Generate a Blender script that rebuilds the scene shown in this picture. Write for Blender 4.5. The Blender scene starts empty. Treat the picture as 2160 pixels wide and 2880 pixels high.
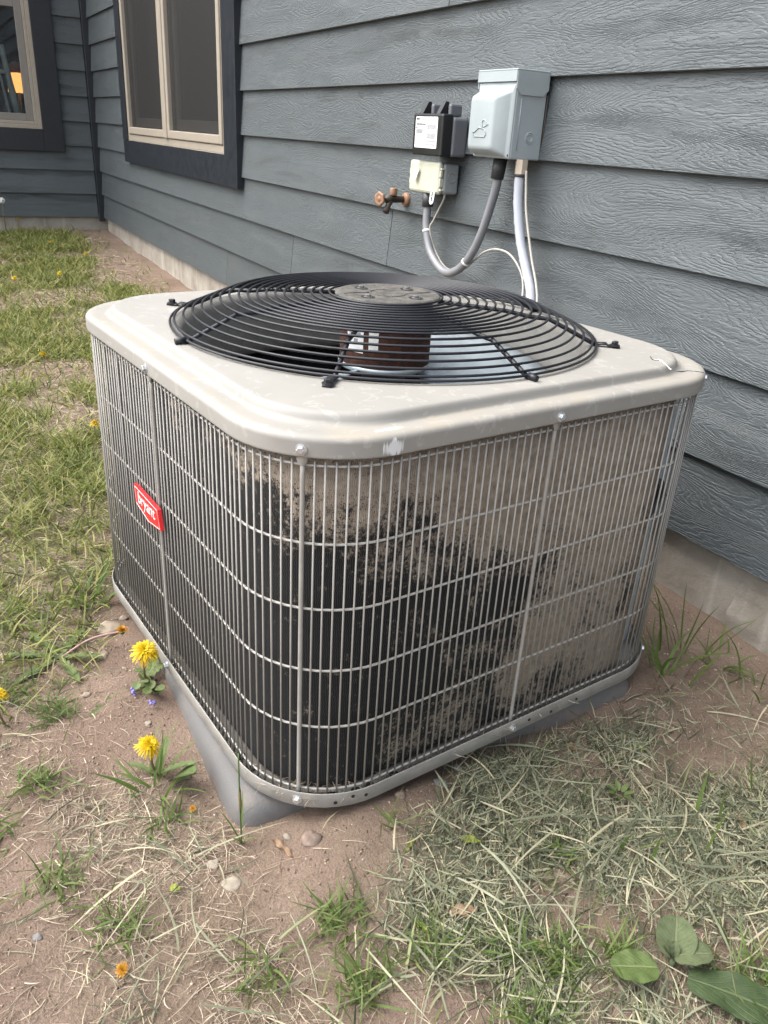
import bpy, math, random
import numpy as np
from mathutils import Matrix, Vector

random.seed(7)
RNG = np.random.default_rng(11)
R_ = math.radians
SC = bpy.context.scene
COL = SC.collection

# ------------------------------------------------------------------ camera, sky, sun, exposure
cam_d = bpy.data.cameras.new('camera')
cam = bpy.data.objects.new('camera', cam_d)
COL.objects.link(cam)
_right = Vector((0.4746915, 0.8784373, 0.0549165))
_down = Vector((0.3993918, -0.1593833, -0.9028196))
_fwd = Vector((-0.7843176, 0.4504940, -0.4264986))
m = Matrix.Identity(4)
for i in range(3):
    m[i][0], m[i][1], m[i][2] = _right[i], -_down[i], -_fwd[i]
CAM = Vector((1.18736, -1.33310, 0.84787))
m.translation = CAM
cam.matrix_world = m
cam_d.sensor_fit = 'VERTICAL'
cam_d.sensor_height = 36.0
cam_d.sensor_width = 27.0
cam_d.lens = 2241.47 / 2880 * 36.0
cam_d.clip_start = 0.02
cam_d.clip_end = 500
cam_d.dof.use_dof = True
cam_d.dof.focus_distance = 1.25
cam_d.dof.aperture_fstop = 40.0
SC.camera = cam

SUN_EL, SUN_AZ = 56.0, 205.0          # azimuth clockwise from +Y
world = bpy.data.worlds.new('World')
SC.world = world
world.use_nodes = True
wn = world.node_tree
wn.nodes.clear()
sky = wn.nodes.new('ShaderNodeTexSky')
sky.sky_type = 'NISHITA'
sky.sun_disc = False
sky.sun_elevation = R_(SUN_EL)
sky.sun_rotation = R_(SUN_AZ)
sky.air_density = 1.0
sky.dust_density = 4.0
sky.ozone_density = 0.6
bgn = wn.nodes.new('ShaderNodeBackground')
bgn.inputs['Strength'].default_value = 0.15
wo = wn.nodes.new('ShaderNodeOutputWorld')
hs = wn.nodes.new('ShaderNodeHueSaturation')
hs.inputs['Saturation'].default_value = 0.42
wn.links.new(sky.outputs[0], hs.inputs['Color'])
wn.links.new(hs.outputs[0], bgn.inputs[0])
wn.links.new(bgn.outputs[0], wo.inputs[0])

sun_d = bpy.data.lights.new('sun', 'SUN')
sun_d.energy = 1.0
sun_d.angle = R_(70)
sun_d.color = (1.0, 0.965, 0.91)
sun = bpy.data.objects.new('sun', sun_d)
COL.objects.link(sun)
_sd = Vector((math.sin(R_(SUN_AZ)) * math.cos(R_(SUN_EL)), math.cos(R_(SUN_AZ)) * math.cos(R_(SUN_EL)), math.sin(R_(SUN_EL))))
sun.rotation_euler = _sd.to_track_quat('Z', 'Y').to_euler()
sun.location = (-2, -4, 6)

SC.view_settings.view_transform = 'Standard'
SC.view_settings.look = 'None'
SC.view_settings.exposure = 1.8
SC.view_settings.gamma = 1.0
SC.render.film_transparent = False
SC.cycles.max_bounces = 8
SC.cycles.transparent_max_bounces = 24

# ------------------------------------------------------------------ helpers
def link(o, parent=None):
    COL.objects.link(o)
    if parent is not None:
        o.parent = parent
    return o

def mesh_data(name, V, F, mat=None, smooth=False):
    me = bpy.data.meshes.new(name)
    me.from_pydata([tuple(v) for v in V], [], F)
    me.validate()
    if smooth:
        me.polygons.foreach_set('use_smooth', [True] * len(me.polygons))
    if mat:
        me.materials.append(mat)
    me.update()
    return me

def obj(name, V, F, mat, parent=None, smooth=False):
    return link(bpy.data.objects.new(name, mesh_data(name, V, F, mat, smooth)), parent)

def empty(name, loc=(0, 0, 0), rz=0.0, parent=None):
    o = bpy.data.objects.new(name, None)
    o.location = loc
    o.rotation_euler = (0, 0, rz)
    o.empty_display_size = 0.05
    return link(o, parent)

def tag(o, label=None, cat=None, group=None, kind=None):
    if label: o['label'] = label
    if cat: o['category'] = cat
    if group: o['group'] = group
    if kind: o['kind'] = kind
    return o

class MB:
    def __init__(s): s.V = []; s.F = []
    def add(s, V, F):
        b = len(s.V); s.V += [tuple(v) for v in V]; s.F += [tuple(i + b for i in f) for f in F]; return s
    def box(s, x0, x1, y0, y1, z0, z1, bev=0.0):
        V, F = box(x0, x1, y0, y1, z0, z1, bev); return s.add(V, F)
    def tube(s, P, r, n=8, closed=False, caps=True):
        V, F = tube(P, r, n, closed, caps); return s.add(V, F)
    def lathe(s, prof, n=32, loc=(0, 0, 0)):
        V, F = lathe(prof, n); return s.add([(v[0] + loc[0], v[1] + loc[1], v[2] + loc[2]) for v in V], F)
    def build(s, name, mat, parent=None, smooth=False): return obj(name, s.V, s.F, mat, parent, smooth)

def box(x0, x1, y0, y1, z0, z1, bev=0.0):
    if bev <= 0:
        V = [(x0, y0, z0), (x1, y0, z0), (x1, y1, z0), (x0, y1, z0), (x0, y0, z1), (x1, y0, z1), (x1, y1, z1), (x0, y1, z1)]
        return V, [(0, 3, 2, 1), (4, 5, 6, 7), (0, 1, 5, 4), (1, 2, 6, 5), (2, 3, 7, 6), (3, 0, 4, 7)]
    # rounded box: rounded-rect loops stacked in z
    b = bev
    loops = []
    for z, o in ((z0, b), (z0 + b * .3, b * .3), (z0 + b, 0), (z1 - b, 0), (z1 - b * .3, b * .3), (z1, b)):
        L = []
        for cx, cy, a0 in ((x1 - b, y0 + b, -90), (x1 - b, y1 - b, 0), (x0 + b, y1 - b, 90), (x0 + b, y0 + b, 180)):
            for t in (0, 30, 60, 90):
                a = R_(a0 + t); rr = max(b - o, b * .15)
                L.append((cx + rr * math.cos(a), cy + rr * math.sin(a), z))
        loops.append(L)
    V, F = bridge(loops)
    n = len(loops[0])
    F.append(tuple(range(n - 1, -1, -1))); F.append(tuple(range((len(loops) - 1) * n, len(loops) * n)))
    return V, F

def bridge(loops, closed=True):
    V = [v for L in loops for v in L]; n = len(loops[0]); F = []
    for i in range(len(loops) - 1):
        for j in range(n if closed else n - 1):
            k = (j + 1) % n
            F.append((i * n + j, i * n + k, (i + 1) * n + k, (i + 1) * n + j))
    return V, F

def tube(P, r, n=8, closed=False, caps=True):
    P = [Vector(p) for p in P]; m_ = len(P)
    rad = r if isinstance(r, (list, tuple)) else [r] * m_
    loops = []; up = None
    for i in range(m_):
        if closed: t = P[(i + 1) % m_] - P[i - 1]
        else: t = P[min(i + 1, m_ - 1)] - P[max(i - 1, 0)]
        t.normalize()
        if up is None:
            up = Vector((0, 0, 1)) if abs(t.z) < .9 else Vector((1, 0, 0))
        s = t.cross(up).normalized(); up = s.cross(t).normalized()
        loops.append([tuple(P[i] + (s * math.cos(2 * math.pi * k / n) + up * math.sin(2 * math.pi * k / n)) * rad[i]) for k in range(n)])
    if closed: loops.append(loops[0])
    V, F = bridge(loops)
    F = [tuple(reversed(f)) for f in F]
    if caps and not closed:
        F.append(tuple(range(n))); F.append(tuple(range((m_ - 1) * n, m_ * n))[::-1])
    return V, F

def lathe(prof, n=32):
    loops = [[(r * math.cos(2 * math.pi * k / n), r * math.sin(2 * math.pi * k / n), z) for k in range(n)] for r, z in prof]
    return bridge(loops)

def spline(P, n=8):
    P = [np.array(p, float) for p in P]; out = []
    Q = [2 * P[0] - P[1]] + P + [2 * P[-1] - P[-2]]
    for i in range(1, len(Q) - 2):
        for k in range(n):
            t = k / n; a, b, c, d = Q[i - 1], Q[i], Q[i + 1], Q[i + 2]
            out.append(.5 * (2 * b + (c - a) * t + (2 * a - 5 * b + 4 * c - d) * t * t + (3 * b - a - 3 * c + d) * t ** 3))
    out.append(P[-1]); return [tuple(p) for p in out]

def hexbolt(name, mat, parent, loc, normal, r=.0055, h=.004):
    """hex head with washer flange, axis along normal"""
    mb = MB()
    q = Vector(normal).to_track_quat('Z', 'Y').to_matrix()
    def ring(rr, z, n, a=0): return [(rr * math.cos(2 * math.pi * k / n + a), rr * math.sin(2 * math.pi * k / n + a), z) for k in range(n)]
    L = [ring(r * 1.45, -.0006, 12), ring(r * 1.45, r * .22, 12), ring(r * 1.05, r * .3, 12)]
    V, F = bridge(L); F.append(tuple(range(24, 36))); mb.add(V, F)
    L = [ring(r, r * .2, 6), ring(r, h, 6), ring(r * .82, h * 1.15, 6)]
    V, F = bridge(L); F.append(tuple(range(12, 18))); mb.add(V, F)
    mb.V = [tuple(q @ Vector(v) + Vector(loc)) for v in mb.V]
    return mb.build(name, mat, parent)

# ------------------------------------------------------------------ materials
def new_mat(name):
    mt = bpy.data.materials.new(name); mt.use_nodes = True
    nt = mt.node_tree; b = nt.nodes['Principled BSDF']
    return mt, nt, b

def N(nt, typ, **kw):
    n = nt.nodes.new(typ)
    for k, v in kw.items():
        if k.startswith('i_'):
            key = k[2:]
            key = int(key) if key.isdigit() else key.replace('_', ' ')
            n.inputs[key].default_value = v
        else: setattr(n, k, v)
    return n

def ramp(nt, stops, interp='LINEAR'):
    r = nt.nodes.new('ShaderNodeValToRGB'); cr = r.color_ramp; cr.interpolation = interp
    while len(cr.elements) > 1: cr.elements.remove(cr.elements[-1])
    cr.elements[0].position = stops[0][0]; cr.elements[0].color = (*stops[0][1], 1) if len(stops[0][1]) == 3 else stops[0][1]
    for p, c in stops[1:]:
        e = cr.elements.new(p); e.color = (*c, 1) if len(c) == 3 else c
    return r

def g3(v): return (v, v, v)

def simple(name, col, rough=.5, metal=0.0, var=.12, scale=30.0, bump=0.0, bscale=200.0, spec=.5, rvar=.1):
    mt, nt, b = new_mat(name); L = nt.links.new
    tc = N(nt, 'ShaderNodeTexCoord')
    no = N(nt, 'ShaderNodeTexNoise', i_Scale=scale, i_Detail=5.0, i_Roughness=.6)
    L(tc.outputs['Object'], no.inputs['Vector'])
    lo = tuple(c * (1 - var) for c in col); hi = tuple(min(1, c * (1 + var)) for c in col)
    r = ramp(nt, [(.3, lo), (.7, hi)]); L(no.outputs[0], r.inputs[0]); L(r.outputs[0], b.inputs['Base Color'])
    mr = N(nt, 'ShaderNodeMapRange'); mr.inputs[3].default_value = max(0, rough - rvar); mr.inputs[4].default_value = min(1, rough + rvar)
    L(no.outputs[0], mr.inputs[0]); L(mr.outputs[0], b.inputs['Roughness'])
    b.inputs['Metallic'].default_value = metal
    b.inputs['Specular IOR Level'].default_value = spec
    if bump > 0:
        n2 = N(nt, 'ShaderNodeTexNoise', i_Scale=bscale, i_Detail=3.0); L(tc.outputs['Object'], n2.inputs['Vector'])
        bp = N(nt, 'ShaderNodeBump', i_Strength=1.0, i_Distance=bump); L(n2.outputs[0], bp.inputs['Height']); L(bp.outputs[0], b.inputs['Normal'])
    return mt

def mat_siding():
    mt, nt, b = new_mat('painted_siding'); L = nt.links.new
    tc = N(nt, 'ShaderNodeTexCoord'); oi = N(nt, 'ShaderNodeObjectInfo')
    mul = N(nt, 'ShaderNodeMath', operation='MULTIPLY', i_1=173.0); L(oi.outputs['Random'], mul.inputs[0])
    cmb = N(nt, 'ShaderNodeCombineXYZ'); L(mul.outputs[0], cmb.inputs[0]); L(mul.outputs[0], cmb.inputs[1]); 
    sep = N(nt, 'ShaderNodeSeparateXYZ'); L(tc.outputs['Object'], sep.inputs[0])
    u = N(nt, 'ShaderNodeMath', operation='ADD'); L(sep.outputs[0], u.inputs[0]); L(sep.outputs[1], u.inputs[1])
    def coords(sx, sz, off):
        a = N(nt, 'ShaderNodeMath', operation='MULTIPLY', i_1=sx); L(u.outputs[0], a.inputs[0])
        c = N(nt, 'ShaderNodeMath', operation='MULTIPLY', i_1=sz); L(sep.outputs[2], c.inputs[0])
        cb = N(nt, 'ShaderNodeCombineXYZ', i_Z=off); L(a.outputs[0], cb.inputs[0]); L(c.outputs[0], cb.inputs[1])
        ad = N(nt, 'ShaderNodeVectorMath', operation='ADD'); L(cb.outputs[0], ad.inputs[0]); L(cmb.outputs[0], ad.inputs[1])
        return ad.outputs[0]
    # cathedral grain: contour lines of a stretched noise
    n1 = N(nt, 'ShaderNodeTexNoise', i_Scale=1.0, i_Detail=1.0, i_Roughness=.35, i_Distortion=.15); L(coords(1.5, 9.0, 0), n1.inputs['Vector'])
    n1b = N(nt, 'ShaderNodeTexNoise', i_Scale=1.0, i_Detail=3.0, i_Roughness=.6); L(coords(34.0, 150.0, 4.0), n1b.inputs['Vector'])
    jit = N(nt, 'ShaderNodeMath', operation='MULTIPLY', i_1=.034); L(n1b.outputs[0], jit.inputs[0])
    sm = N(nt, 'ShaderNodeMath', operation='ADD'); L(n1.outputs[0], sm.inputs[0]); L(jit.outputs[0], sm.inputs[1])
    # grain tilts with height so that straight-grained areas stay lined
    zl = N(nt, 'ShaderNodeMath', operation='MULTIPLY', i_1=1.15); L(sep.outputs[2], zl.inputs[0])
    sm2 = N(nt, 'ShaderNodeMath', operation='ADD'); L(sm.outputs[0], sm2.inputs[0]); L(zl.outputs[0], sm2.inputs[1])
    k = N(nt, 'ShaderNodeMath', operation='MULTIPLY', i_1=62.0); L(sm2.outputs[0], k.inputs[0])
    fr = N(nt, 'ShaderNodeMath', operation='FRACT'); L(k.outputs[0], fr.inputs[0])
    saw = ramp(nt, [(0, g3(0)), (.28, g3(.75)), (.72, g3(1)), (.9, g3(.3)), (1, g3(0))]); L(fr.outputs[0], saw.inputs[0])
    # smooth worn flats
    n3 = N(nt, 'ShaderNodeTexNoise', i_Scale=1.0, i_Detail=3.0, i_Roughness=.55); L(coords(7.0, 26.0, 9.0), n3.inputs['Vector'])
    msk = ramp(nt, [(.36, g3(.35)), (.56, g3(1))]); L(n3.outputs[0], msk.inputs[0])
    mg = N(nt, 'ShaderNodeMath', operation='MULTIPLY'); L(saw.outputs[0], mg.inputs[0]); L(msk.outputs[0], mg.inputs[1])
    # short fibres
    n4 = N(nt, 'ShaderNodeTexNoise', i_Scale=1.0, i_Detail=4.0, i_Roughness=.65); L(coords(26.0, 300.0, 3.0), n4.inputs['Vector'])
    fib = N(nt, 'ShaderNodeMath', operation='MULTIPLY', i_1=.7); L(n4.outputs[0], fib.inputs[0])
    ht = N(nt, 'ShaderNodeMath', operation='ADD'); L(mg.outputs[0], ht.inputs[0]); L(fib.outputs[0], ht.inputs[1])
    bp = N(nt, 'ShaderNodeBump', i_Strength=.85, i_Distance=.0015); L(ht.outputs[0], bp.inputs['Height']); L(bp.outputs[0], b.inputs['Normal'])
    n5 = N(nt, 'ShaderNodeTexNoise', i_Scale=5.0, i_Detail=4.0); L(tc.outputs['Object'], n5.inputs['Vector'])
    cr = ramp(nt, [(.3, (.066, .078, .083)), (.7, (.074, .0865, .0915))]); L(n5.outputs[0], cr.inputs[0])
    hv = N(nt, 'ShaderNodeHueSaturation'); L(cr.outputs[0], hv.inputs['Color'])
    mr = N(nt, 'ShaderNodeMapRange'); mr.inputs[3].default_value = .93; mr.inputs[4].default_value = 1.07
    L(oi.outputs['Random'], mr.inputs[0]); L(mr.outputs[0], hv.inputs['Value'])
    # faint white scuffs
    n6 = N(nt, 'ShaderNodeTexNoise', i_Scale=1.0, i_Detail=2.0); L(coords(60.0, 60.0, 17.0), n6.inputs['Vector'])
    sc = ramp(nt, [(.79, g3(0)), (.82, g3(.5))]); L(n6.outputs[0], sc.inputs[0])
    mx = N(nt, 'ShaderNodeMix', data_type='RGBA'); mx.inputs[7].default_value = (.4, .4, .38, 1)
    L(sc.outputs[0], mx.inputs[0]); L(hv.outputs[0], mx.inputs[6]); L(mx.outputs[2], b.inputs['Base Color'])
    b.inputs['Roughness'].default_value = .48
    b.inputs['Specular IOR Level'].default_value = .45
    return mt

def mat_concrete():
    mt, nt, b = new_mat('concrete'); L = nt.links.new
    tc = N(nt, 'ShaderNodeTexCoord')
    n1 = N(nt, 'ShaderNodeTexNoise', i_Scale=6.0, i_Detail=8.0, i_Roughness=.65); L(tc.outputs['Object'], n1.inputs['Vector'])
    cr = ramp(nt, [(.25, (.17, .145, .115)), (.5, (.30, .27, .225)), (.75, (.40, .37, .32))]); L(n1.outputs[0], cr.inputs[0])
    mp = N(nt, 'ShaderNodeMapping'); mp.inputs['Scale'].default_value = (14, 14, .8); L(tc.outputs['Object'], mp.inputs['Vector'])
    n2 = N(nt, 'ShaderNodeTexNoise', i_Scale=1.5, i_Detail=3.0); L(mp.outputs[0], n2.inputs['Vector'])
    st = ramp(nt, [(.58, g3(0)), (.7, g3(.45))]); L(n2.outputs[0], st.inputs[0])
    mx = N(nt, 'ShaderNodeMix', data_type='RGBA'); mx.inputs[7].default_value = (.5, .47, .42, 1)
    L(st.outputs[0], mx.inputs[0]); L(cr.outputs[0], mx.inputs[6]); L(mx.outputs[2], b.inputs['Base Color'])
    n3 = N(nt, 'ShaderNodeTexNoise', i_Scale=90.0, i_Detail=6.0, i_Roughness=.7); L(tc.outputs['Object'], n3.inputs['Vector'])
    bp = N(nt, 'ShaderNodeBump', i_Strength=.8, i_Distance=.004); L(n3.outputs[0], bp.inputs['Height']); L(bp.outputs[0], b.inputs['Normal'])
    b.inputs['Roughness'].default_value = .95
    return mt

def mat_soil():
    mt, nt, b = new_mat('soil'); L = nt.links.new
    tc = N(nt, 'ShaderNodeTexCoord')
    n1 = N(nt, 'ShaderNodeTexNoise', i_Scale=4.0, i_Detail=8.0, i_Roughness=.7); L(tc.outputs['Object'], n1.inputs['Vector'])
    cr = ramp(nt, [(.28, (.150, .105, .079)), (.5, (.218, .158, .122)), (.72, (.285, .212, .168))]); L(n1.outputs[0], cr.inputs[0])
    n2 = N(nt, 'ShaderNodeTexNoise', i_Scale=420.0, i_Detail=3.0, i_Roughness=.7); L(tc.outputs['Object'], n2.inputs['Vector'])
    gr = ramp(nt, [(.35, g3(.55)), (.5, g3(1)), (.66, g3(1.0)), (.74, g3(1.9))]); L(n2.outputs[0], gr.inputs[0])
    mx = N(nt, 'ShaderNodeMix', data_type='RGBA', blend_type='MULTIPLY'); mx.inputs[0].default_value = 1
    L(cr.outputs[0], mx.inputs[6]); L(gr.outputs[0], mx.inputs[7])
    # thatch colour in the lawn away from the house
    n4 = N(nt, 'ShaderNodeTexNoise', i_Scale=2.2, i_Detail=6.0, i_Roughness=.65); L(tc.outputs['Object'], n4.inputs['Vector'])
    th = ramp(nt, [(.45, g3(0)), (.65, g3(.45))]); L(n4.outputs[0], th.inputs[0])
    n5 = N(nt, 'ShaderNodeTexNoise', i_Scale=55.0, i_Detail=5.0, i_Roughness=.8); L(tc.outputs['Object'], n5.inputs['Vector'])
    tcol = ramp(nt, [(.3, (.10, .078, .050)), (.5, (.22, .18, .125)), (.7, (.36, .31, .23))]); L(n5.outputs[0], tcol.inputs[0])
    m2 = N(nt, 'ShaderNodeMix', data_type='RGBA'); L(th.outputs[0], m2.inputs[0]); L(mx.outputs[2], m2.inputs[6]); L(tcol.outputs[0], m2.inputs[7])
    L(m2.outputs[2], b.inputs['Base Color'])
    n3 = N(nt, 'ShaderNodeTexNoise', i_Scale=150.0, i_Detail=8.0, i_Roughness=.75); L(tc.outputs['Object'], n3.inputs['Vector'])
    bp = N(nt, 'ShaderNodeBump', i_Strength=1.0, i_Distance=.006); L(n3.outputs[0], bp.inputs['Height']); L(bp.outputs[0], b.inputs['Normal'])
    b.inputs['Roughness'].default_value = 1.0; b.inputs['Specular IOR Level'].default_value = .15
    return mt

def mat_blades(name, stops, transl=.35, rough=.6):
    mt, nt, b = new_mat(name); L = nt.links.new
    ge = N(nt, 'ShaderNodeNewGeometry'); r = ramp(nt, stops); L(ge.outputs['Random Per Island'], r.inputs[0])
    tc = N(nt, 'ShaderNodeTexCoord'); no = N(nt, 'ShaderNodeTexNoise', i_Scale=60.0, i_Detail=2.0); L(tc.outputs['Object'], no.inputs['Vector'])
    hv = N(nt, 'ShaderNodeHueSaturation'); mr = N(nt, 'ShaderNodeMapRange'); mr.inputs[3].default_value = .7; mr.inputs[4].default_value = 1.3
    L(no.outputs[0], mr.inputs[0]); L(mr.outputs[0], hv.inputs['Value']); L(r.outputs[0], hv.inputs['Color'])
    L(hv.outputs[0], b.inputs['Base Color']); b.inputs['Roughness'].default_value = rough
    b.inputs['Specular IOR Level'].default_value = .35
    tr = N(nt, 'ShaderNodeBsdfTranslucent'); L(hv.outputs[0], tr.inputs[0])
    ms = N(nt, 'ShaderNodeMixShader'); ms.inputs[0].default_value = transl
    out = nt.nodes['Material Output']
    L(b.outputs[0], ms.inputs[1]); L(tr.outputs[0], ms.inputs[2]); L(ms.outputs[0], out.inputs[0])
    return mt

def mat_coil():
    mt, nt, b = new_mat('coil_fins'); L = nt.links.new
    tc = N(nt, 'ShaderNodeTexCoord'); sep = N(nt, 'ShaderNodeSeparateXYZ'); L(tc.outputs['Object'], sep.inputs[0])
    # u runs round the coil
    u = N(nt, 'ShaderNodeMath', operation='ADD'); L(sep.outputs[0], u.inputs[0]); L(sep.outputs[1], u.inputs[1])
    zs = N(nt, 'ShaderNodeMath', operation='MULTIPLY', i_1=2 * math.pi / .0095); L(sep.outputs[2], zs.inputs[0])
    sn = N(nt, 'ShaderNodeMath', operation='SINE'); L(zs.outputs[0], sn.inputs[0])
    sa = N(nt, 'ShaderNodeMath', operation='MULTIPLY', i_1=.0006); L(sn.outputs[0], sa.inputs[0])
    ua = N(nt, 'ShaderNodeMath', operation='ADD'); L(u.outputs[0], ua.inputs[0]); L(sa.outputs[0], ua.inputs[1])
    us = N(nt, 'ShaderNodeMath', operation='MULTIPLY', i_1=2 * math.pi / .0032); L(ua.outputs[0], us.inputs[0])
    s2 = N(nt, 'ShaderNodeMath', operation='SINE'); L(us.outputs[0], s2.inputs[0])
    fin = N(nt, 'ShaderNodeMapRange'); fin.inputs[1].default_value = -1; fin.inputs[2].default_value = 1; L(s2.outputs[0], fin.inputs[0])
    fcol = ramp(nt, [(.3, (.004, .0045, .005)), (.8, (.014, .0155, .017)), (1, (.045, .048, .052))]); L(fin.outputs[0], fcol.inputs[0])
    # lint and dirt: thick towards the top and along the right-hand face, with torn edges
    n1 = N(nt, 'ShaderNodeTexNoise', i_Scale=13.0, i_Detail=9.0, i_Roughness=.78); L(tc.outputs['Object'], n1.inputs['Vector'])
    n2 = N(nt, 'ShaderNodeTexNoise', i_Scale=170.0, i_Detail=3.0, i_Roughness=.7); L(tc.outputs['Object'], n2.inputs['Vector'])
    # dust line: sits lower towards the wall end of the right-hand face, and only near the top elsewhere
    xr = N(nt, 'ShaderNodeMapRange'); xr.inputs[1].default_value = .22; xr.inputs[2].default_value = .39; L(sep.outputs[0], xr.inputs[0])
    yr = N(nt, 'ShaderNodeMapRange'); yr.inputs[1].default_value = -.36; yr.inputs[2].default_value = .22; L(sep.outputs[1], yr.inputs[0])
    rf = N(nt, 'ShaderNodeMath', operation='MULTIPLY'); L(xr.outputs[0], rf.inputs[0]); L(yr.outputs[0], rf.inputs[1])
    zb0 = N(nt, 'ShaderNodeMath', operation='MULTIPLY_ADD', i_1=-.065, i_2=.49); L(xr.outputs[0], zb0.inputs[0])
    zb = N(nt, 'ShaderNodeMath', operation='MULTIPLY_ADD', i_1=-.16); L(rf.outputs[0], zb.inputs[0]); L(zb0.outputs[0], zb.inputs[2])
    dz = N(nt, 'ShaderNodeMath', operation='SUBTRACT'); L(sep.outputs[2], dz.inputs[0]); L(zb.outputs[0], dz.inputs[1])
    up = N(nt, 'ShaderNodeMapRange'); up.inputs[1].default_value = -.07; up.inputs[2].default_value = .07; up.inputs[3].default_value = 0; up.inputs[4].default_value = .34; L(dz.outputs[0], up.inputs[0])
    # mottling below the line, stronger at the wall end and near the pan
    mo = N(nt, 'ShaderNodeMath', operation='MULTIPLY_ADD', i_1=.255, i_2=-.31); L(rf.outputs[0], mo.inputs[0])
    lowz = N(nt, 'ShaderNodeMapRange'); lowz.inputs[1].default_value = .22; lowz.inputs[2].default_value = .04; lowz.inputs[3].default_value = 0; lowz.inputs[4].default_value = .10; L(sep.outputs[2], lowz.inputs[0])
    lw = N(nt, 'ShaderNodeMath', operation='MULTIPLY'); L(lowz.outputs[0], lw.inputs[0]); L(rf.outputs[0], lw.inputs[1])
    a1 = N(nt, 'ShaderNodeMath', operation='ADD'); L(mo.outputs[0], a1.inputs[0]); L(lw.outputs[0], a1.inputs[1])
    a2 = N(nt, 'ShaderNodeMath', operation='ADD'); L(a1.outputs[0], a2.inputs[0]); L(up.outputs[0], a2.inputs[1])
    n0_ = N(nt, 'ShaderNodeTexNoise', i_Scale=5.5, i_Detail=3.0, i_Roughness=.55); L(tc.outputs['Object'], n0_.inputs['Vector'])
    nl = N(nt, 'ShaderNodeMath', operation='MULTIPLY_ADD', i_1=.95, i_2=-.475); L(n0_.outputs[0], nl.inputs[0])
    rw = N(nt, 'ShaderNodeMath', operation='MULTIPLY_ADD', i_1=1.0, i_2=.18); L(rf.outputs[0], rw.inputs[0])
    nlw = N(nt, 'ShaderNodeMath', operation='MULTIPLY'); L(nl.outputs[0], nlw.inputs[0]); L(rw.outputs[0], nlw.inputs[1])
    n1s = N(nt, 'ShaderNodeMath', operation='ADD'); L(n1.outputs[0], n1s.inputs[0]); L(nlw.outputs[0], n1s.inputs[1])
    t1 = N(nt, 'ShaderNodeMath', operation='ADD'); L(n1s.outputs[0], t1.inputs[0]); L(a2.outputs[0], t1.inputs[1])
    fine = N(nt, 'ShaderNodeMath', operation='MULTIPLY_ADD', i_1=.46, i_2=-.23); L(n2.outputs[0], fine.inputs[0])
    t2 = N(nt, 'ShaderNodeMath', operation='ADD'); L(t1.outputs[0], t2.inputs[0]); L(fine.outputs[0], t2.inputs[1])
    msk = ramp(nt, [(.30, g3(.02)), (.36, g3(.25)), (.41, g3(.85)), (.50, g3(.97))]); L(t2.outputs[0], msk.inputs[0])
    n3 = N(nt, 'ShaderNodeTexNoise', i_Scale=60.0, i_Detail=6.0, i_Roughness=.7); L(tc.outputs['Object'], n3.inputs['Vector'])
    dcol = ramp(nt, [(.3, (.19, .157, .123)), (.55, (.315, .262, .205)), (.75, (.43, .37, .30))]); L(n3.outputs[0], dcol.inputs[0])
    # pin holes in the lint
    vo = N(nt, 'ShaderNodeTexVoronoi', i_Scale=260.0); L(tc.outputs['Object'], vo.inputs['Vector'])
    ph = ramp(nt, [(.18, g3(.0)), (.3, g3(1))]); L(vo.outputs['Distance'], ph.inputs[0])
    ph2 = N(nt, 'ShaderNodeMath', operation='MAXIMUM'); L(ph.outputs[0], ph2.inputs[0])
    hi = ramp(nt, [(.46, g3(0)), (.56, g3(1))]); L(t1.outputs[0], hi.inputs[0]); L(hi.outputs[0], ph2.inputs[1])
    mm = N(nt, 'ShaderNodeMath', operation='MULTIPLY'); L(msk.outputs[0], mm.inputs[0]); L(ph2.outputs[0], mm.inputs[1])
    mx = N(nt, 'ShaderNodeMix', data_type='RGBA'); L(mm.outputs[0], mx.inputs[0]); L(fcol.outputs[0], mx.inputs[6]); L(dcol.outputs[0], mx.inputs[7])
    L(mx.outputs[2], b.inputs['Base Color'])
    hh = N(nt, 'ShaderNodeMath', operation='MULTIPLY_ADD', i_1=1.5); L(mm.outputs[0], hh.inputs[0]); L(fin.outputs[0], hh.inputs[2])
    bp = N(nt, 'ShaderNodeBump', i_Strength=.6, i_Distance=.0012); L(hh.outputs[0], bp.inputs['Height']); L(bp.outputs[0], b.inputs['Normal'])
    b.inputs['Roughness'].default_value = .75; b.inputs['Specular IOR Level'].default_value = .2
    return mt

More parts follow.
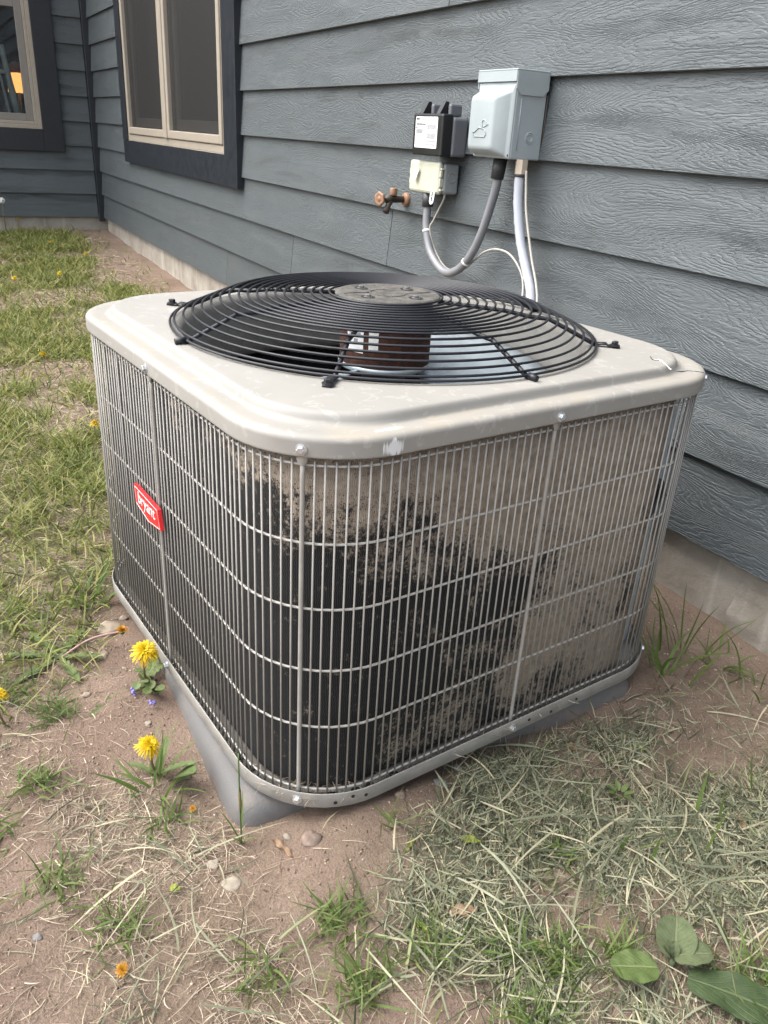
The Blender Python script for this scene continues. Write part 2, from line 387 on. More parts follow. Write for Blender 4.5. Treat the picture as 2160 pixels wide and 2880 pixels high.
def mat_lid():
    mt, nt, b = new_mat('lid_paint'); L = nt.links.new
    tc = N(nt, 'ShaderNodeTexCoord')
    n1 = N(nt, 'ShaderNodeTexNoise', i_Scale=7.0, i_Detail=6.0, i_Roughness=.6); L(tc.outputs['Object'], n1.inputs['Vector'])
    cr = ramp(nt, [(.3, (.232, .224, .204)), (.7, (.265, .256, .236))]); L(n1.outputs[0], cr.inputs[0])
    # chalky rain spots
    n2 = N(nt, 'ShaderNodeTexNoise', i_Scale=38.0, i_Detail=2.0, i_Roughness=.5, i_Distortion=1.2); L(tc.outputs['Object'], n2.inputs['Vector'])
    sp = ramp(nt, [(.6, g3(0)), (.66, g3(.4)), (.74, g3(0))]); L(n2.outputs[0], sp.inputs[0])
    m1 = N(nt, 'ShaderNodeMix', data_type='RGBA'); m1.inputs[7].default_value = (.37, .362, .34, 1); L(sp.outputs[0], m1.inputs[0]); L(cr.outputs[0], m1.inputs[6])
    # dust that lies in the channel round the raised panel
    sep = N(nt, 'ShaderNodeSeparateXYZ'); L(tc.outputs['Object'], sep.inputs[0])
    chz = N(nt, 'ShaderNodeMapRange'); chz.inputs[1].default_value = .5450; chz.inputs[2].default_value = .5428; L(sep.outputs[2], chz.inputs[0])
    tz = N(nt, 'ShaderNodeMapRange'); tz.inputs[1].default_value = .538; tz.inputs[2].default_value = .5420; L(sep.outputs[2], tz.inputs[0])
    ch = N(nt, 'ShaderNodeMath', operation='MULTIPLY'); L(chz.outputs[0], ch.inputs[0]); L(tz.outputs[0], ch.inputs[1])
    n4 = N(nt, 'ShaderNodeTexNoise', i_Scale=18.0, i_Detail=5.0); L(tc.outputs['Object'], n4.inputs['Vector'])
    d2 = ramp(nt, [(.4, g3(0)), (.65, g3(.55))]); L(n4.outputs[0], d2.inputs[0])
    dm = N(nt, 'ShaderNodeMath', operation='MULTIPLY'); L(ch.outputs[0], dm.inputs[0]); L(d2.outputs[0], dm.inputs[1])
    m2 = N(nt, 'ShaderNodeMix', data_type='RGBA'); m2.inputs[7].default_value = (.30, .265, .205, 1); L(dm.outputs[0], m2.inputs[0]); L(m1.outputs[2], m2.inputs[6])
    # white paint smear on the rim, fan shaped
    def smear(c, rx, ry, rz, sx, sy, sz, lo, hi):
        mp = N(nt, 'ShaderNodeMapping'); mp.inputs['Location'].default_value = (-c[0] / rx, -c[1] / ry, -c[2] / rz); mp.inputs['Scale'].default_value = (1 / rx, 1 / ry, 1 / rz)
        L(tc.outputs['Object'], mp.inputs['Vector'])
        ln = N(nt, 'ShaderNodeVectorMath', operation='LENGTH'); L(mp.outputs[0], ln.inputs[0])
        m3 = N(nt, 'ShaderNodeMapping'); m3.inputs['Scale'].default_value = (sx, sy, sz); L(tc.outputs['Object'], m3.inputs['Vector'])
        nn = N(nt, 'ShaderNodeTexNoise', i_Scale=1.0, i_Detail=4.0, i_Roughness=.7); L(m3.outputs[0], nn.inputs['Vector'])
        ad = N(nt, 'ShaderNodeMath', operation='MULTIPLY_ADD', i_1=1.9, i_2=-.95); L(nn.outputs[0], ad.inputs[0])
        s_ = N(nt, 'ShaderNodeMath', operation='ADD'); L(ln.outputs['Value'], s_.inputs[0]); L(ad.outputs[0], s_.inputs[1])
        rr = ramp(nt, [(lo, g3(.7)), (hi, g3(0))]); L(s_.outputs[0], rr.inputs[0]); return rr.outputs[0]
    a = smear((.426, -.268, .527), .03, .020, .013, 60, 260, 30, .6, .8)
    bq = smear((.408, -.262, .5425), .006, .03, .006, 60, 90, 60, .35, .7)
    mxm = N(nt, 'ShaderNodeMath', operation='MAXIMUM'); L(a, mxm.inputs[0]); L(bq, mxm.inputs[1])
    m4 = N(nt, 'ShaderNodeMix', data_type='RGBA'); m4.inputs[7].default_value = (.72, .74, .75, 1); L(mxm.outputs[0], m4.inputs[0]); L(m2.outputs[2], m4.inputs[6])
    L(m4.outputs[2], b.inputs['Base Color'])
    b.inputs['Roughness'].default_value = .58; b.inputs['Specular IOR Level'].default_value = .35
    n5 = N(nt, 'ShaderNodeTexNoise', i_Scale=600.0, i_Detail=2.0); L(tc.outputs['Object'], n5.inputs['Vector'])
    n6 = N(nt, 'ShaderNodeTexNoise', i_Scale=11.0, i_Detail=2.0); L(tc.outputs['Object'], n6.inputs['Vector'])
    bs = N(nt, 'ShaderNodeMath', operation='MULTIPLY_ADD', i_1=18.0); L(n6.outputs[0], bs.inputs[0]); L(n5.outputs[0], bs.inputs[2])
    bp = N(nt, 'ShaderNodeBump', i_Strength=.5, i_Distance=.00022); L(bs.outputs[0], bp.inputs['Height']); L(bp.outputs[0], b.inputs['Normal'])
    return mt

def mat_glass(name, tint=(.5, .52, .52), refl=.10):
    mt, nt, b = new_mat(name); L = nt.links.new; nt.nodes.remove(b)
    tr = N(nt, 'ShaderNodeBsdfTransparent'); tr.inputs[0].default_value = (*tint, 1)
    gl = N(nt, 'ShaderNodeBsdfGlossy'); gl.inputs['Roughness'].default_value = .03; gl.inputs[0].default_value = (.9, .95, 1, 1)
    fr = N(nt, 'ShaderNodeFresnel', i_IOR=1.5)
    mu = N(nt, 'ShaderNodeMath', operation='MULTIPLY', i_1=refl / .1, use_clamp=True); L(fr.outputs[0], mu.inputs[0])
    ms = N(nt, 'ShaderNodeMixShader'); L(mu.outputs[0], ms.inputs[0]); L(tr.outputs[0], ms.inputs[1]); L(gl.outputs[0], ms.inputs[2])
    L(ms.outputs[0], nt.nodes['Material Output'].inputs[0]); return mt

def mat_screen():
    mt, nt, b = new_mat('insect_screen'); L = nt.links.new
    b.inputs['Base Color'].default_value = (.014, .014, .014, 1); b.inputs['Roughness'].default_value = .7
    tr = N(nt, 'ShaderNodeBsdfTransparent')
    ms = N(nt, 'ShaderNodeMixShader'); ms.inputs[0].default_value = .5
    L(tr.outputs[0], ms.inputs[1]); L(b.outputs[0], ms.inputs[2]); L(ms.outputs[0], nt.nodes['Material Output'].inputs[0]); return mt

def mat_leaf(name, c1, c2, vein, rough=.5, transl=.25, fuzz=0.0):
    """leaf meshes carry u (along) / v (across, -1..1) in their UVs"""
    mt, nt, b = new_mat(name); L = nt.links.new
    uv = N(nt, 'ShaderNodeUVMap'); sep = N(nt, 'ShaderNodeSeparateXYZ'); L(uv.outputs[0], sep.inputs[0])
    av = N(nt, 'ShaderNodeMath', operation='SUBTRACT', i_1=.5); L(sep.outputs[1], av.inputs[0])
    ab = N(nt, 'ShaderNodeMath', operation='ABSOLUTE'); L(av.outputs[0], ab.inputs[0])
    mid = ramp(nt, [(.0, g3(1)), (.022, g3(.8)), (.04, g3(0))]); L(ab.outputs[0], mid.inputs[0])
    # side veins
    sv = N(nt, 'ShaderNodeMath', operation='MULTIPLY_ADD', i_1=-.8); L(ab.outputs[0], sv.inputs[0]); L(sep.outputs[0], sv.inputs[2])
    sk = N(nt, 'ShaderNodeMath', operation='MULTIPLY', i_1=9.0); L(sv.outputs[0], sk.inputs[0])
    fr = N(nt, 'ShaderNodeMath', operation='FRACT'); L(sk.outputs[0], fr.inputs[0])
    side = ramp(nt, [(.0, g3(.45)), (.1, g3(0)), (.9, g3(0)), (1, g3(.45))]); L(fr.outputs[0], side.inputs[0])
    mxv = N(nt, 'ShaderNodeMath', operation='MAXIMUM'); L(mid.outputs[0], mxv.inputs[0]); L(side.outputs[0], mxv.inputs[1])
    tc = N(nt, 'ShaderNodeTexCoord'); no = N(nt, 'ShaderNodeTexNoise', i_Scale=90.0, i_Detail=4.0); L(tc.outputs['Object'], no.inputs['Vector'])
    cr = ramp(nt, [(.3, c1), (.7, c2)]); L(no.outputs[0], cr.inputs[0])
    vf = N(nt, 'ShaderNodeMath', operation='MULTIPLY', i_1=.6); L(mxv.outputs[0], vf.inputs[0])
    mx = N(nt, 'ShaderNodeMix', data_type='RGBA'); mx.inputs[7].default_value = (*vein, 1); L(vf.outputs[0], mx.inputs[0]); L(cr.outputs[0], mx.inputs[6])
    L(mx.outputs[2], b.inputs['Base Color']); b.inputs['Roughness'].default_value = rough
    if fuzz: b.inputs['Sheen Weight'].default_value = fuzz; b.inputs['Sheen Roughness'].default_value = .4
    n2 = N(nt, 'ShaderNodeTexNoise', i_Scale=260.0, i_Detail=2.0); L(tc.outputs['Object'], n2.inputs['Vector'])
    hh = N(nt, 'ShaderNodeMath', operation='MULTIPLY_ADD', i_1=-1.6); L(mxv.outputs[0], hh.inputs[0]); L(n2.outputs[0], hh.inputs[2])
    bp = N(nt, 'ShaderNodeBump', i_Strength=.7, i_Distance=.0008); L(hh.outputs[0], bp.inputs['Height']); L(bp.outputs[0], b.inputs['Normal'])
    tr = N(nt, 'ShaderNodeBsdfTranslucent'); L(mx.outputs[2], tr.inputs[0]); ms = N(nt, 'ShaderNodeMixShader'); ms.inputs[0].default_value = transl
    L(b.outputs[0], ms.inputs[1]); L(tr.outputs[0], ms.inputs[2]); L(ms.outputs[0], nt.nodes['Material Output'].inputs[0]); return mt

def mat_pad():
    mt, nt, b = new_mat('muddy_pad_plastic'); L = nt.links.new
    tc = N(nt, 'ShaderNodeTexCoord'); n1 = N(nt, 'ShaderNodeTexNoise', i_Scale=14.0, i_Detail=8.0, i_Roughness=.7); L(tc.outputs['Object'], n1.inputs['Vector'])
    sep = N(nt, 'ShaderNodeSeparateXYZ'); L(tc.outputs['Object'], sep.inputs[0])
    zr = N(nt, 'ShaderNodeMapRange'); zr.inputs[1].default_value = -.03; zr.inputs[2].default_value = -.065; zr.inputs[3].default_value = 0; zr.inputs[4].default_value = .10; L(sep.outputs[2], zr.inputs[0])
    ad = N(nt, 'ShaderNodeMath', operation='ADD'); L(n1.outputs[0], ad.inputs[0]); L(zr.outputs[0], ad.inputs[1])
    mk = ramp(nt, [(.50, g3(.05)), (.74, g3(.7))]); L(ad.outputs[0], mk.inputs[0])
    mx = N(nt, 'ShaderNodeMix', data_type='RGBA'); mx.inputs[6].default_value = (.100, .101, .101, 1); mx.inputs[7].default_value = (.19, .145, .115, 1)
    L(mk.outputs[0], mx.inputs[0]); L(mx.outputs[2], b.inputs['Base Color']); b.inputs['Roughness'].default_value = .62; b.inputs['Specular IOR Level'].default_value = .3
    n2 = N(nt, 'ShaderNodeTexNoise', i_Scale=420.0, i_Detail=3.0); L(tc.outputs['Object'], n2.inputs['Vector'])
    bp = N(nt, 'ShaderNodeBump', i_Strength=.7, i_Distance=.0008); L(n2.outputs[0], bp.inputs['Height']); L(bp.outputs[0], b.inputs['Normal']); return mt

def mat_rust():
    mt, nt, b = new_mat('rusty_steel'); L = nt.links.new
    tc = N(nt, 'ShaderNodeTexCoord'); n1 = N(nt, 'ShaderNodeTexNoise', i_Scale=75.0, i_Detail=8.0, i_Roughness=.75); L(tc.outputs['Object'], n1.inputs['Vector'])
    cr = ramp(nt, [(.3, (.012, .006, .004)), (.48, (.045, .015, .008)), (.62, (.085, .028, .012)), (.8, (.13, .05, .022))]); L(n1.outputs[0], cr.inputs[0]); L(cr.outputs[0], b.inputs['Base Color'])
    b.inputs['Roughness'].default_value = .9
    bp = N(nt, 'ShaderNodeBump', i_Strength=.6, i_Distance=.001); L(n1.outputs[0], bp.inputs['Height']); L(bp.outputs[0], b.inputs['Normal']); return mt

def mat_emit(name, col, s):
    mt, nt, b = new_mat(name); b.inputs['Base Color'].default_value = (*col, 1)
    b.inputs['Emission Color'].default_value = (*col, 1); b.inputs['Emission Strength'].default_value = s; return mt

M = dict(
    siding=mat_siding(), concrete=mat_concrete(), soil=mat_soil(), coil=mat_coil(), lid=mat_lid(), rust=mat_rust(),
    trim=simple('dark_trim', (.010, .013, .018), .42, var=.2, bump=.0006, bscale=120),
    almond=simple('almond_vinyl', (.30, .265, .215), .4, var=.06),
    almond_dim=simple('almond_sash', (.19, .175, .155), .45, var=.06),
    taupe=simple('taupe_paint', (.265, .253, .230), .45, var=.12, scale=60),
    litwire=simple('lit_taupe_wire', (.385, .37, .34), .4, var=.12, scale=60),  # lighter copy of taupe: light from above painted into the ring wires
    pan=simple('pan_paint', (.25, .24, .22), .5, var=.18, scale=40, bump=.0003, bscale=300),
    black=simple('black_coating', (.0055, .0065, .0105), .46, var=.2, bump=.0002, bscale=500),
    blackplastic=simple('black_plastic', (.008, .009, .009), .35, var=.1),
    greyplastic=simple('grey_plastic', (.115, .12, .135), .5, var=.05),
    padplastic=mat_pad(),
    cream=simple('cream_plastic', (.44, .445, .355), .42, var=.05),
    boxbase=simple('lightgrey_plastic', (.22, .235, .235), .45, var=.05),
    enamel=simple('grey_blue_enamel', (.285, .325, .335), .38, var=.05, scale=12, bump=.0002, bscale=300),
    zinc=simple('zinc_plated', (.62, .64, .66), .32, metal=.85, var=.15, scale=80),
    hubbolt=simple('dull_bolt', (.16, .16, .16), .5, metal=.5, var=.2, scale=80),
    galv=simple('galvanised', (.36, .42, .46), .42, metal=.35, var=.15, scale=18),
    conduit=simple('grey_conduit', (.18, .185, .195), .4, var=.06),
    conduit_l=simple('pale_conduit', (.33, .35, .39), .38, var=.05),
    darkgrey=simple('dark_grey_fitting', (.035, .037, .04), .5, var=.1),
    brassy=simple('beige_fitting', (.40, .34, .27), .45, var=.1),
    cable=simple('pale_cable', (.34, .32, .285), .5, var=.08),
    white=simple('white_plastic', (.66, .66, .645), .4, var=.03),
    ink=simple('ink', (.03, .03, .035), .6, var=.05),
    ink_g=simple('grey_ink', (.25, .26, .29), .6, var=.05),
    bronze=simple('tan_faucet', (.24, .135, .08), .5, var=.18, scale=90),
    oldbrass=simple('tarnished_brass', (.055, .045, .036), .5, metal=.4, var=.3, scale=90),
    red=simple('red_plastic', (.62, .018, .022), .3, var=.05),
    hubdirt=simple('dusty_hub', (.072, .068, .060), .85, var=.55, scale=55, bump=.0015, bscale=150),
    hole=simple('hole_dark', (.01, .009, .008), .9),
    room=simple('dim_room', (.035, .033, .032), .9),
    curtain=simple('curtain_cloth', (.30, .26, .23), .9, var=.2),
    glass=mat_glass('window_glass'), screen=mat_screen(),
    glassL=mat_glass('window_glass_clear', (.85, .87, .87), .10),
    chairpaint=simple('sage_paint', (.34, .39, .37), .5),
    lampshade=mat_emit('lit_lamp_shade', (.95, .42, .12), .55),
    lampbase=simple('lamp_fringe', (.45, .20, .13), .8, var=.4, scale=60),
    petal=mat_blades('dandelion_petals', [(0, (.55, .35, .003)), (.6, (.64, .45, .006)), (1, (.70, .53, .02))], .3),
    petal_o=mat_blades('wilted_petals', [(0, (.38, .16, .01)), (1, (.50, .27, .02))], .3),
    stem=simple('stem_green', (.13, .11, .045), .5, var=.3, scale=40),
    stem_p=simple('stem_purple', (.24, .14, .13), .5, var=.25, scale=40),
    sepal=simple('sepal_green', (.06, .10, .025), .6, var=.3),
    stone=simple('tan_stone', (.27, .22, .165), .85, var=.35, scale=45, bump=.002, bscale=90),
    stone_p=simple('pinkish_stone', (.165, .122, .097), .85, var=.35, scale=70, bump=.002, bscale=120),
    stone_g=simple('grey_stone', (.15, .145, .14), .85, var=.3, scale=50, bump=.001, bscale=120),
    stone_w=simple('pale_stone', (.23, .20, .155), .85, var=.25, scale=50, bump=.0015, bscale=120),
    fluff=simple('seed_fluff', (.75, .75, .72), .9),
    violet=simple('violet_petal', (.20, .17, .50), .6),
    leaf_d=mat_leaf('dandelion_leaf', (.085, .125, .035), (.14, .19, .06), (.26, .28, .13), .55),
    leaf_big=mat_leaf('broad_leaf', (.075, .115, .032), (.11, .155, .048), (.24, .27, .12), .55),
    leaf_dark=mat_leaf('dark_leaf', (.03, .052, .018), (.052, .082, .028), (.11, .14, .06), .6),
    leaf_f=mat_leaf('fuzzy_leaf', (.058, .078, .034), (.098, .120, .056), (.14, .16, .085), .9, .10, .0),
    leaf_br=mat_leaf('dry_leaf', (.20, .12, .07), (.36, .24, .15), (.42, .32, .22), .8),
    leaf_lime=mat_leaf('lime_leaf', (.20, .24, .03), (.32, .36, .06), (.4, .42, .12), .6),
)
M['grass'] = mat_blades('lawn_grass', [(0, (.05, .078, .016)), (.3, (.125, .16, .036)), (.6, (.215, .24, .062)), (.82, (.30, .295, .10)), (1, (.42, .37, .19))], .4)
M['straw'] = mat_blades('dry_straw', [(0, (.15, .11, .08)), (.3, (.26, .205, .15)), (.65, (.40, .33, .245)), (1, (.55, .48, .37))], .25, .75)
M['clip'] = mat_blades('grass_clippings', [(0, (.038, .044, .024)), (.2, (.095, .108, .064)), (.42, (.18, .195, .125)), (.64, (.27, .28, .19)), (.84, (.36, .345, .23)), (.93, (.46, .41, .28)), (1, (.14, .19, .06))], .25, .65)
M['greenblade'] = mat_blades('upright_grass', [(0, (.065, .11, .022)), (.6, (.11, .165, .04)), (1, (.19, .21, .08))], .4)

# ------------------------------------------------------------------ ground
def vnoise(x, y, s, seed=0):
    x = np.asarray(x, float) * s + 311.7; y = np.asarray(y, float) * s + 127.1
    xi = np.floor(x).astype(np.int64); yi = np.floor(y).astype(np.int64); fx = x - xi; fy = y - yi
    fx = fx * fx * (3 - 2 * fx); fy = fy * fy * (3 - 2 * fy)
    def h(a, b):
        n = (a * 374761393 + b * 668265263 + seed * 974711) & 0x7fffffff
        n = ((n ^ (n >> 13)) * 1274126177) & 0x7fffffff
        return ((n ^ (n >> 16)) & 0xffff) / 65535.0
    return (h(xi, yi) * (1 - fx) + h(xi + 1, yi) * fx) * (1 - fy) + (h(xi, yi + 1) * (1 - fx) + h(xi + 1, yi + 1) * fx) * fy

def sstep(a, b, x):
    t = np.clip((np.asarray(x, float) - a) / (b - a), 0, 1); return t * t * (3 - 2 * t)

def ground_z(x, y):
    x = np.asarray(x, float); y = np.asarray(y, float)
    z = -.056 + .030 * (vnoise(x, y, 1.3, 1) - .5) * sstep(.2, 1.2, np.hypot(x, y + .68)) + .014 * (vnoise(x, y, 6, 2) - .5) + .007 * (vnoise(x, y, 21, 3) - .5) + .004 * (vnoise(x, y, 60, 4) - .5)
    z = z + .034 * np.exp(-(((x - .47) / .10) ** 2 + ((y + .90) / .17) ** 2))
    z = z + .012 * np.exp(-(((x - .2) / .35) ** 2 + ((y + 1.16) / .05) ** 2))
    z = z + .05 * sstep(-3.6, -6.0, x)
    z = z - .006 * np.exp(-(((x - .43) / .05) ** 2)) * sstep(-.75, -.62, y) * sstep(-.34, -.45, y)
    # soil stays under the pad and the pan
    return z

def axis(segs):
    out = []
    for a, b, d in segs: out += list(np.arange(a, b, d))
    out.append(segs[-1][1]); return np.array(out)
gx = axis([(-60, -14, 4), (-14, -6.4, .5), (-6.4, -1.2, .06), (-1.2, 1.3, .0125), (1.3, 3, .08), (3, 10, .6), (10, 60, 5)])
gy = axis([(-60, -10, 5), (-10, -3, .5), (-3, -1.75, .06), (-1.75, .12, .0125), (.12, 1, .2), (1, 60, 8)])
GX, GY = np.meshgrid(gx, gy, indexing='ij'); GZ = ground_z(GX, GY)
me = bpy.data.meshes.new('ground')
nv = GX.size; me.vertices.add(nv); me.vertices.foreach_set('co', np.stack([GX, GY, GZ], -1).reshape(-1).astype(np.float32))
nx, ny = len(gx), len(gy)
ii, jj = np.meshgrid(np.arange(nx - 1), np.arange(ny - 1), indexing='ij'); a = (ii * ny + jj).reshape(-1)
Q = np.stack([a, a + ny, a + ny + 1, a + 1], -1).reshape(-1)
me.loops.add(len(Q)); me.loops.foreach_set('vertex_index', Q.astype(np.int32))
me.polygons.add(len(Q) // 4); me.polygons.foreach_set('loop_start', np.arange(0, len(Q), 4, dtype=np.int32)); me.polygons.foreach_set('loop_total', np.full(len(Q) // 4, 4, np.int32))
me.polygons.foreach_set('use_smooth', np.ones(len(Q) // 4, bool)); me.update(calc_edges=True); me.materials.append(M['soil'])
tag(link(bpy.data.objects.new('ground', me)), kind='structure')

# ------------------------------------------------------------------ house
XC, Z0, EX = -6.1515, .1013, .1782
house = empty('house', (0, 0, 0))
tag(house, 'grey house with embossed lap siding, dark trim and concrete foundation', 'house')
NCOURSE = 17
GRAIN = M['siding']

def plank(axis_, a, b, n, ):
    """one lap-siding board; axis_ 'x' on the long wall (y=0), 'y' on the return wall (x=XC)"""
    z = Z0 + n * EX; top = z + EX + .022
    prof = [(.000, z), (.0125, top), (.0225, top), (.0105, z)]      # depth into the wall, height
    prof = [(-.0005, z + .0015), (.0170, top), (.0275, top), (.0125, z), (.001, z)]
    V = []
    for t in (a, b):
        for d, h in prof:
            V.append((t, d, h) if axis_ == 'x' else (XC - d, t, h))
    k = len(prof); F = [tuple(range(k)), tuple(range(2 * k - 1, k - 1, -1))]
    for i in range(k):
        j = (i + 1) % k; F.append((i, i + k, j + k, j))
    if axis_ == 'x': F = [tuple(reversed(f)) for f in F]
    return obj('siding_plank', V, F, GRAIN, house)

WX0, WX1, WZ0, WZ1 = -5.03, -2.648, .585, 2.35      # outer edge of the long wall's window trim
LY1, LY0, LZ0, LZ1 = -.246, -1.85, .590, 2.25       # same for the return wall
def notched(axis_, a, b, n, w0, w1, cut, under):
    """board cut round a window: under=True when the opening sits above it"""
    z = Z0 + n * EX; top = z + EX + .022
    dep = lambda h: -.0005 + .0175 * (h - z) / (top - z)
    if under: out = [(a, z), (b, z), (b, top), (w1, top), (w1, cut), (w0, cut), (w0, top), (a, top)]
    else: out = [(a, z), (w0, z), (w0, cut), (w1, cut), (w1, z), (b, z), (b, top), (a, top)]
    k = len(out); V = []
    for th in (0, .010):
        for t, h in out: V.append((t, dep(h) + th, h) if axis_ == 'x' else (XC - dep(h) - th, t, h))
    F = [tuple(range(k)), tuple(range(2 * k - 1, k - 1, -1))] + [(i, i + k, (i + 1) % k + k, (i + 1) % k) for i in range(k)]
    if axis_ == 'y': F = [tuple(reversed(f)) for f in F]
    return obj('siding_plank', V, F, GRAIN, house)
seams = {0: -2.92, 1: -2.051, 2: -1.219, 6: -.95, 8: -1.5, 10: -.4, 12: -1.9}
for n in range(NCOURSE):
    z, zt = Z0 + n * EX, Z0 + (n + 1) * EX + .022
    a, b = XC + .05, 2.6
    s = seams.get(n)
    if z < WZ0 < zt: plank('x', s + .0018, b, n) if s else None; notched('x', a, (s - .0018) if s else b, n, WX0 + .01, WX1 - .01, WZ0 + .01, True)
    elif z >= WZ0 and zt < WZ1: plank('x', a, WX0 + .01, n); plank('x', WX1 - .01, (s - .0018) if s else b, n); (plank('x', s + .0018, b, n) if s else None)
    elif z < WZ1 < zt: notched('x', a, b, n, WX0 + .01, WX1 - .01, WZ1 - .01, False)
    elif s: plank('x', a, s - .0018, n); plank('x', s + .0018, b, n)
    else: plank('x', a, b, n)
    a, b = -4.2, -.036
    if z < LZ0 < zt: notched('y', a, b, n, LY0 + .01, LY1 - .01, LZ0 + .01, True)
    elif z >= LZ0 and zt < LZ1: plank('y', a, LY0 + .01, n); plank('y', LY1 - .01, b, n)
    elif z < LZ1 < zt: notched('y', a, b, n, LY0 + .01, LY1 - .01, LZ1 - .01, False)
    else: plank('y', a, b, n)
# foundation
mb = MB(); mb.box(XC + .03, 2.6, .03, .25, -.5, Z0 + .01); mb.build('foundation', M['concrete'], house)
mb = MB(); mb.box(XC - .25, XC - .03, -4.2, .25, -.5, Z0 + .01); mb.build('foundation', M['concrete'], house)
# rough parge patch on the foundation near the unit
V = []; F = []; nn = 40; mm_ = 18
for i in range(nn + 1):
    for j in range(mm_ + 1):
        x = .30 + i * 2.2 / nn; zt = -.30 + j * (Z0 - .006 + .30) / mm_
        edge = .33 + .05 * math.sin(zt * 40) + .03 * math.sin(zt * 97)
        d = .012 * float(sstep(edge - .01, edge + .03, x)) + .006 * (float(vnoise(x, zt, 40, 5)) - .5) * float(sstep(edge - .02, edge + .02, x))
        V.append((x, .029 - d, zt))
for i in range(nn):
    for j in range(mm_):
        a = i * (mm_ + 1) + j; F.append((a, a + mm_ + 1, a + mm_ + 2, a + 1))
obj('parge_coat', V, F, M['concrete'], house, True)
# corner trim
mb = MB(); mb.box(XC + .003, XC + .048, -.034, .01, Z0 - .03, 3.2, .003); mb.build('corner_trim', M['trim'], house)
# wall backing behind the boards, in pieces round the windows
mb = MB()
mb.box(XC + .06, WX0 + .02, .033, .12, Z0 + .02, 3.2); mb.box(WX1 - .02, 2.6, .03, .12, Z0 + .02, 3.2)
mb.box(WX0 + .02, WX1 - .02, .03, .12, Z0 + .02, WZ0 + .02); mb.box(WX0 + .02, WX1 - .02, .03, .12, WZ1 - .02, 3.2)
mb.build('wall_sheathing', M['room'], house)
mb = MB()
mb.box(XC - .12, XC - .03, LY1 - .02, 0, Z0 + .02, 3.2); mb.box(XC - .12, XC - .03, -4.2, LY0 + .02, Z0 + .02, 3.2)
mb.box(XC - .12, XC - .03, LY0 + .02, LY1 - .02, Z0 + .02, LZ0 + .02); mb.box(XC - .12, XC - .03, LY0 + .02, LY1 - .02, LZ1 - .02, 3.2)
mb.build('wall_sheathing', M['room'], house)
# soffit and eave so that the house has a top
mb = MB(); mb.box(XC - .4, 2.6, -.12, .3, 3.2, 3.3); mb.build('eave', M['trim'], house)
mb = MB(); mb.box(XC - .4, XC + .12, -4.2, -.13, 3.2, 3.3); mb.build('eave', M['trim'], house)
# rooms behind the windows
def room(x0, x1, y0, y1, z0, z1, openside):
    V, F = box(x0, x1, y0, y1, z0, z1)
    names_ = {'-z': 0, '+z': 1, '-y': 2, '+x': 3, '+y': 4, '-x': 5}
    F = [tuple(reversed(f)) for i, f in enumerate(F) if i != names_[openside]]
    return obj('room_lining', V, F, M['room'], house)
room(WX0 - .6, WX1 + .6, .121, 2.6, 0.0, 3.0, '-y')
room(XC - 2.6, XC - .121, LY0 - .4, 0.10, 0.0, 3.0, '+x')

# long-wall window: two screened casements side by side
win = empty('window', (0, 0, 0), parent=house)
win['label'] = 'wide window with two screened casements and almond frame'
fx0, fx1, fz0 = -4.90, -2.83, .727
mb = MB(); mb.box(WX0, fx0, -.022, .02, WZ0 + .142, WZ1, .002); mb.build('trim_board', M['trim'], win)
mb = MB(); mb.box(fx1, WX1, -.022, .02, WZ0, WZ1, .002); mb.build('trim_board', M['trim'], win)
mb = MB(); mb.box(WX0, fx1 - .002, -.020, .02, WZ0, WZ0 + .14, .002); mb.build('trim_board', M['trim'], win)
mb = MB(); mb.box(WX0, WX1, -.020, .02, WZ1 + .002, WZ1 + .14, .002); mb.build('trim_board', M['trim'], win)
def rect_frame(x0, x1, z0, z1, y0, y1, w, mat, name, par, bev=.003, bottom=True):
    mb = MB(); mb.box(x0, x0 + w, y0, y1, z0, z1, bev); mb.box(x1 - w, x1, y0, y1, z0, z1, bev)
    mb.box(x0 + w, x1 - w, y0, y1, z1 - w, z1, bev)
    if bottom: mb.box(x0 + w, x1 - w, y0, y1, z0, z0 + w, bev)
    return mb.build(name, mat, par)
rect_frame(fx0 + .001, fx1 - .001, fz0, WZ1 - .001, -.012, .05, .035, M['almond'], 'frame', win)
mid = -3.885
mb = MB(); mb.box(mid - .03, mid + .03, -.026, .05, fz0 + .036, WZ1 - .04, .006); mb.build('mullion', M['almond'], win)
for a, b in ((fx0 + .037, mid - .033), (mid + .033, fx1 - .037)):
    rect_frame(a, b, fz0 + .038, WZ1 - .04, -.020, .02, .042, M['almond'], 'screen_frame', win, .005)
    rect_frame(a + .044, b - .044, fz0 + .083, WZ1 - .085, .024, .058, .055, M['almond_dim'], 'sash', win, .004)
    mb = MB(); mb.box(a + .043, b - .043, .002, .003, fz0 + .081, WZ1 - .083); mb.build('insect_screen', M['screen'], win)
    mb = MB(); mb.box(a + .1, b - .1, .040, .046, fz0 + .139, WZ1 - .141); mb.build('pane', M['glass'], win)
mb = MB(); mb.box(fx0, fx1, -.018, .0, fz0 - .0105, fz0 - .0005, .002); mb.build('sill', M['almond'], win)

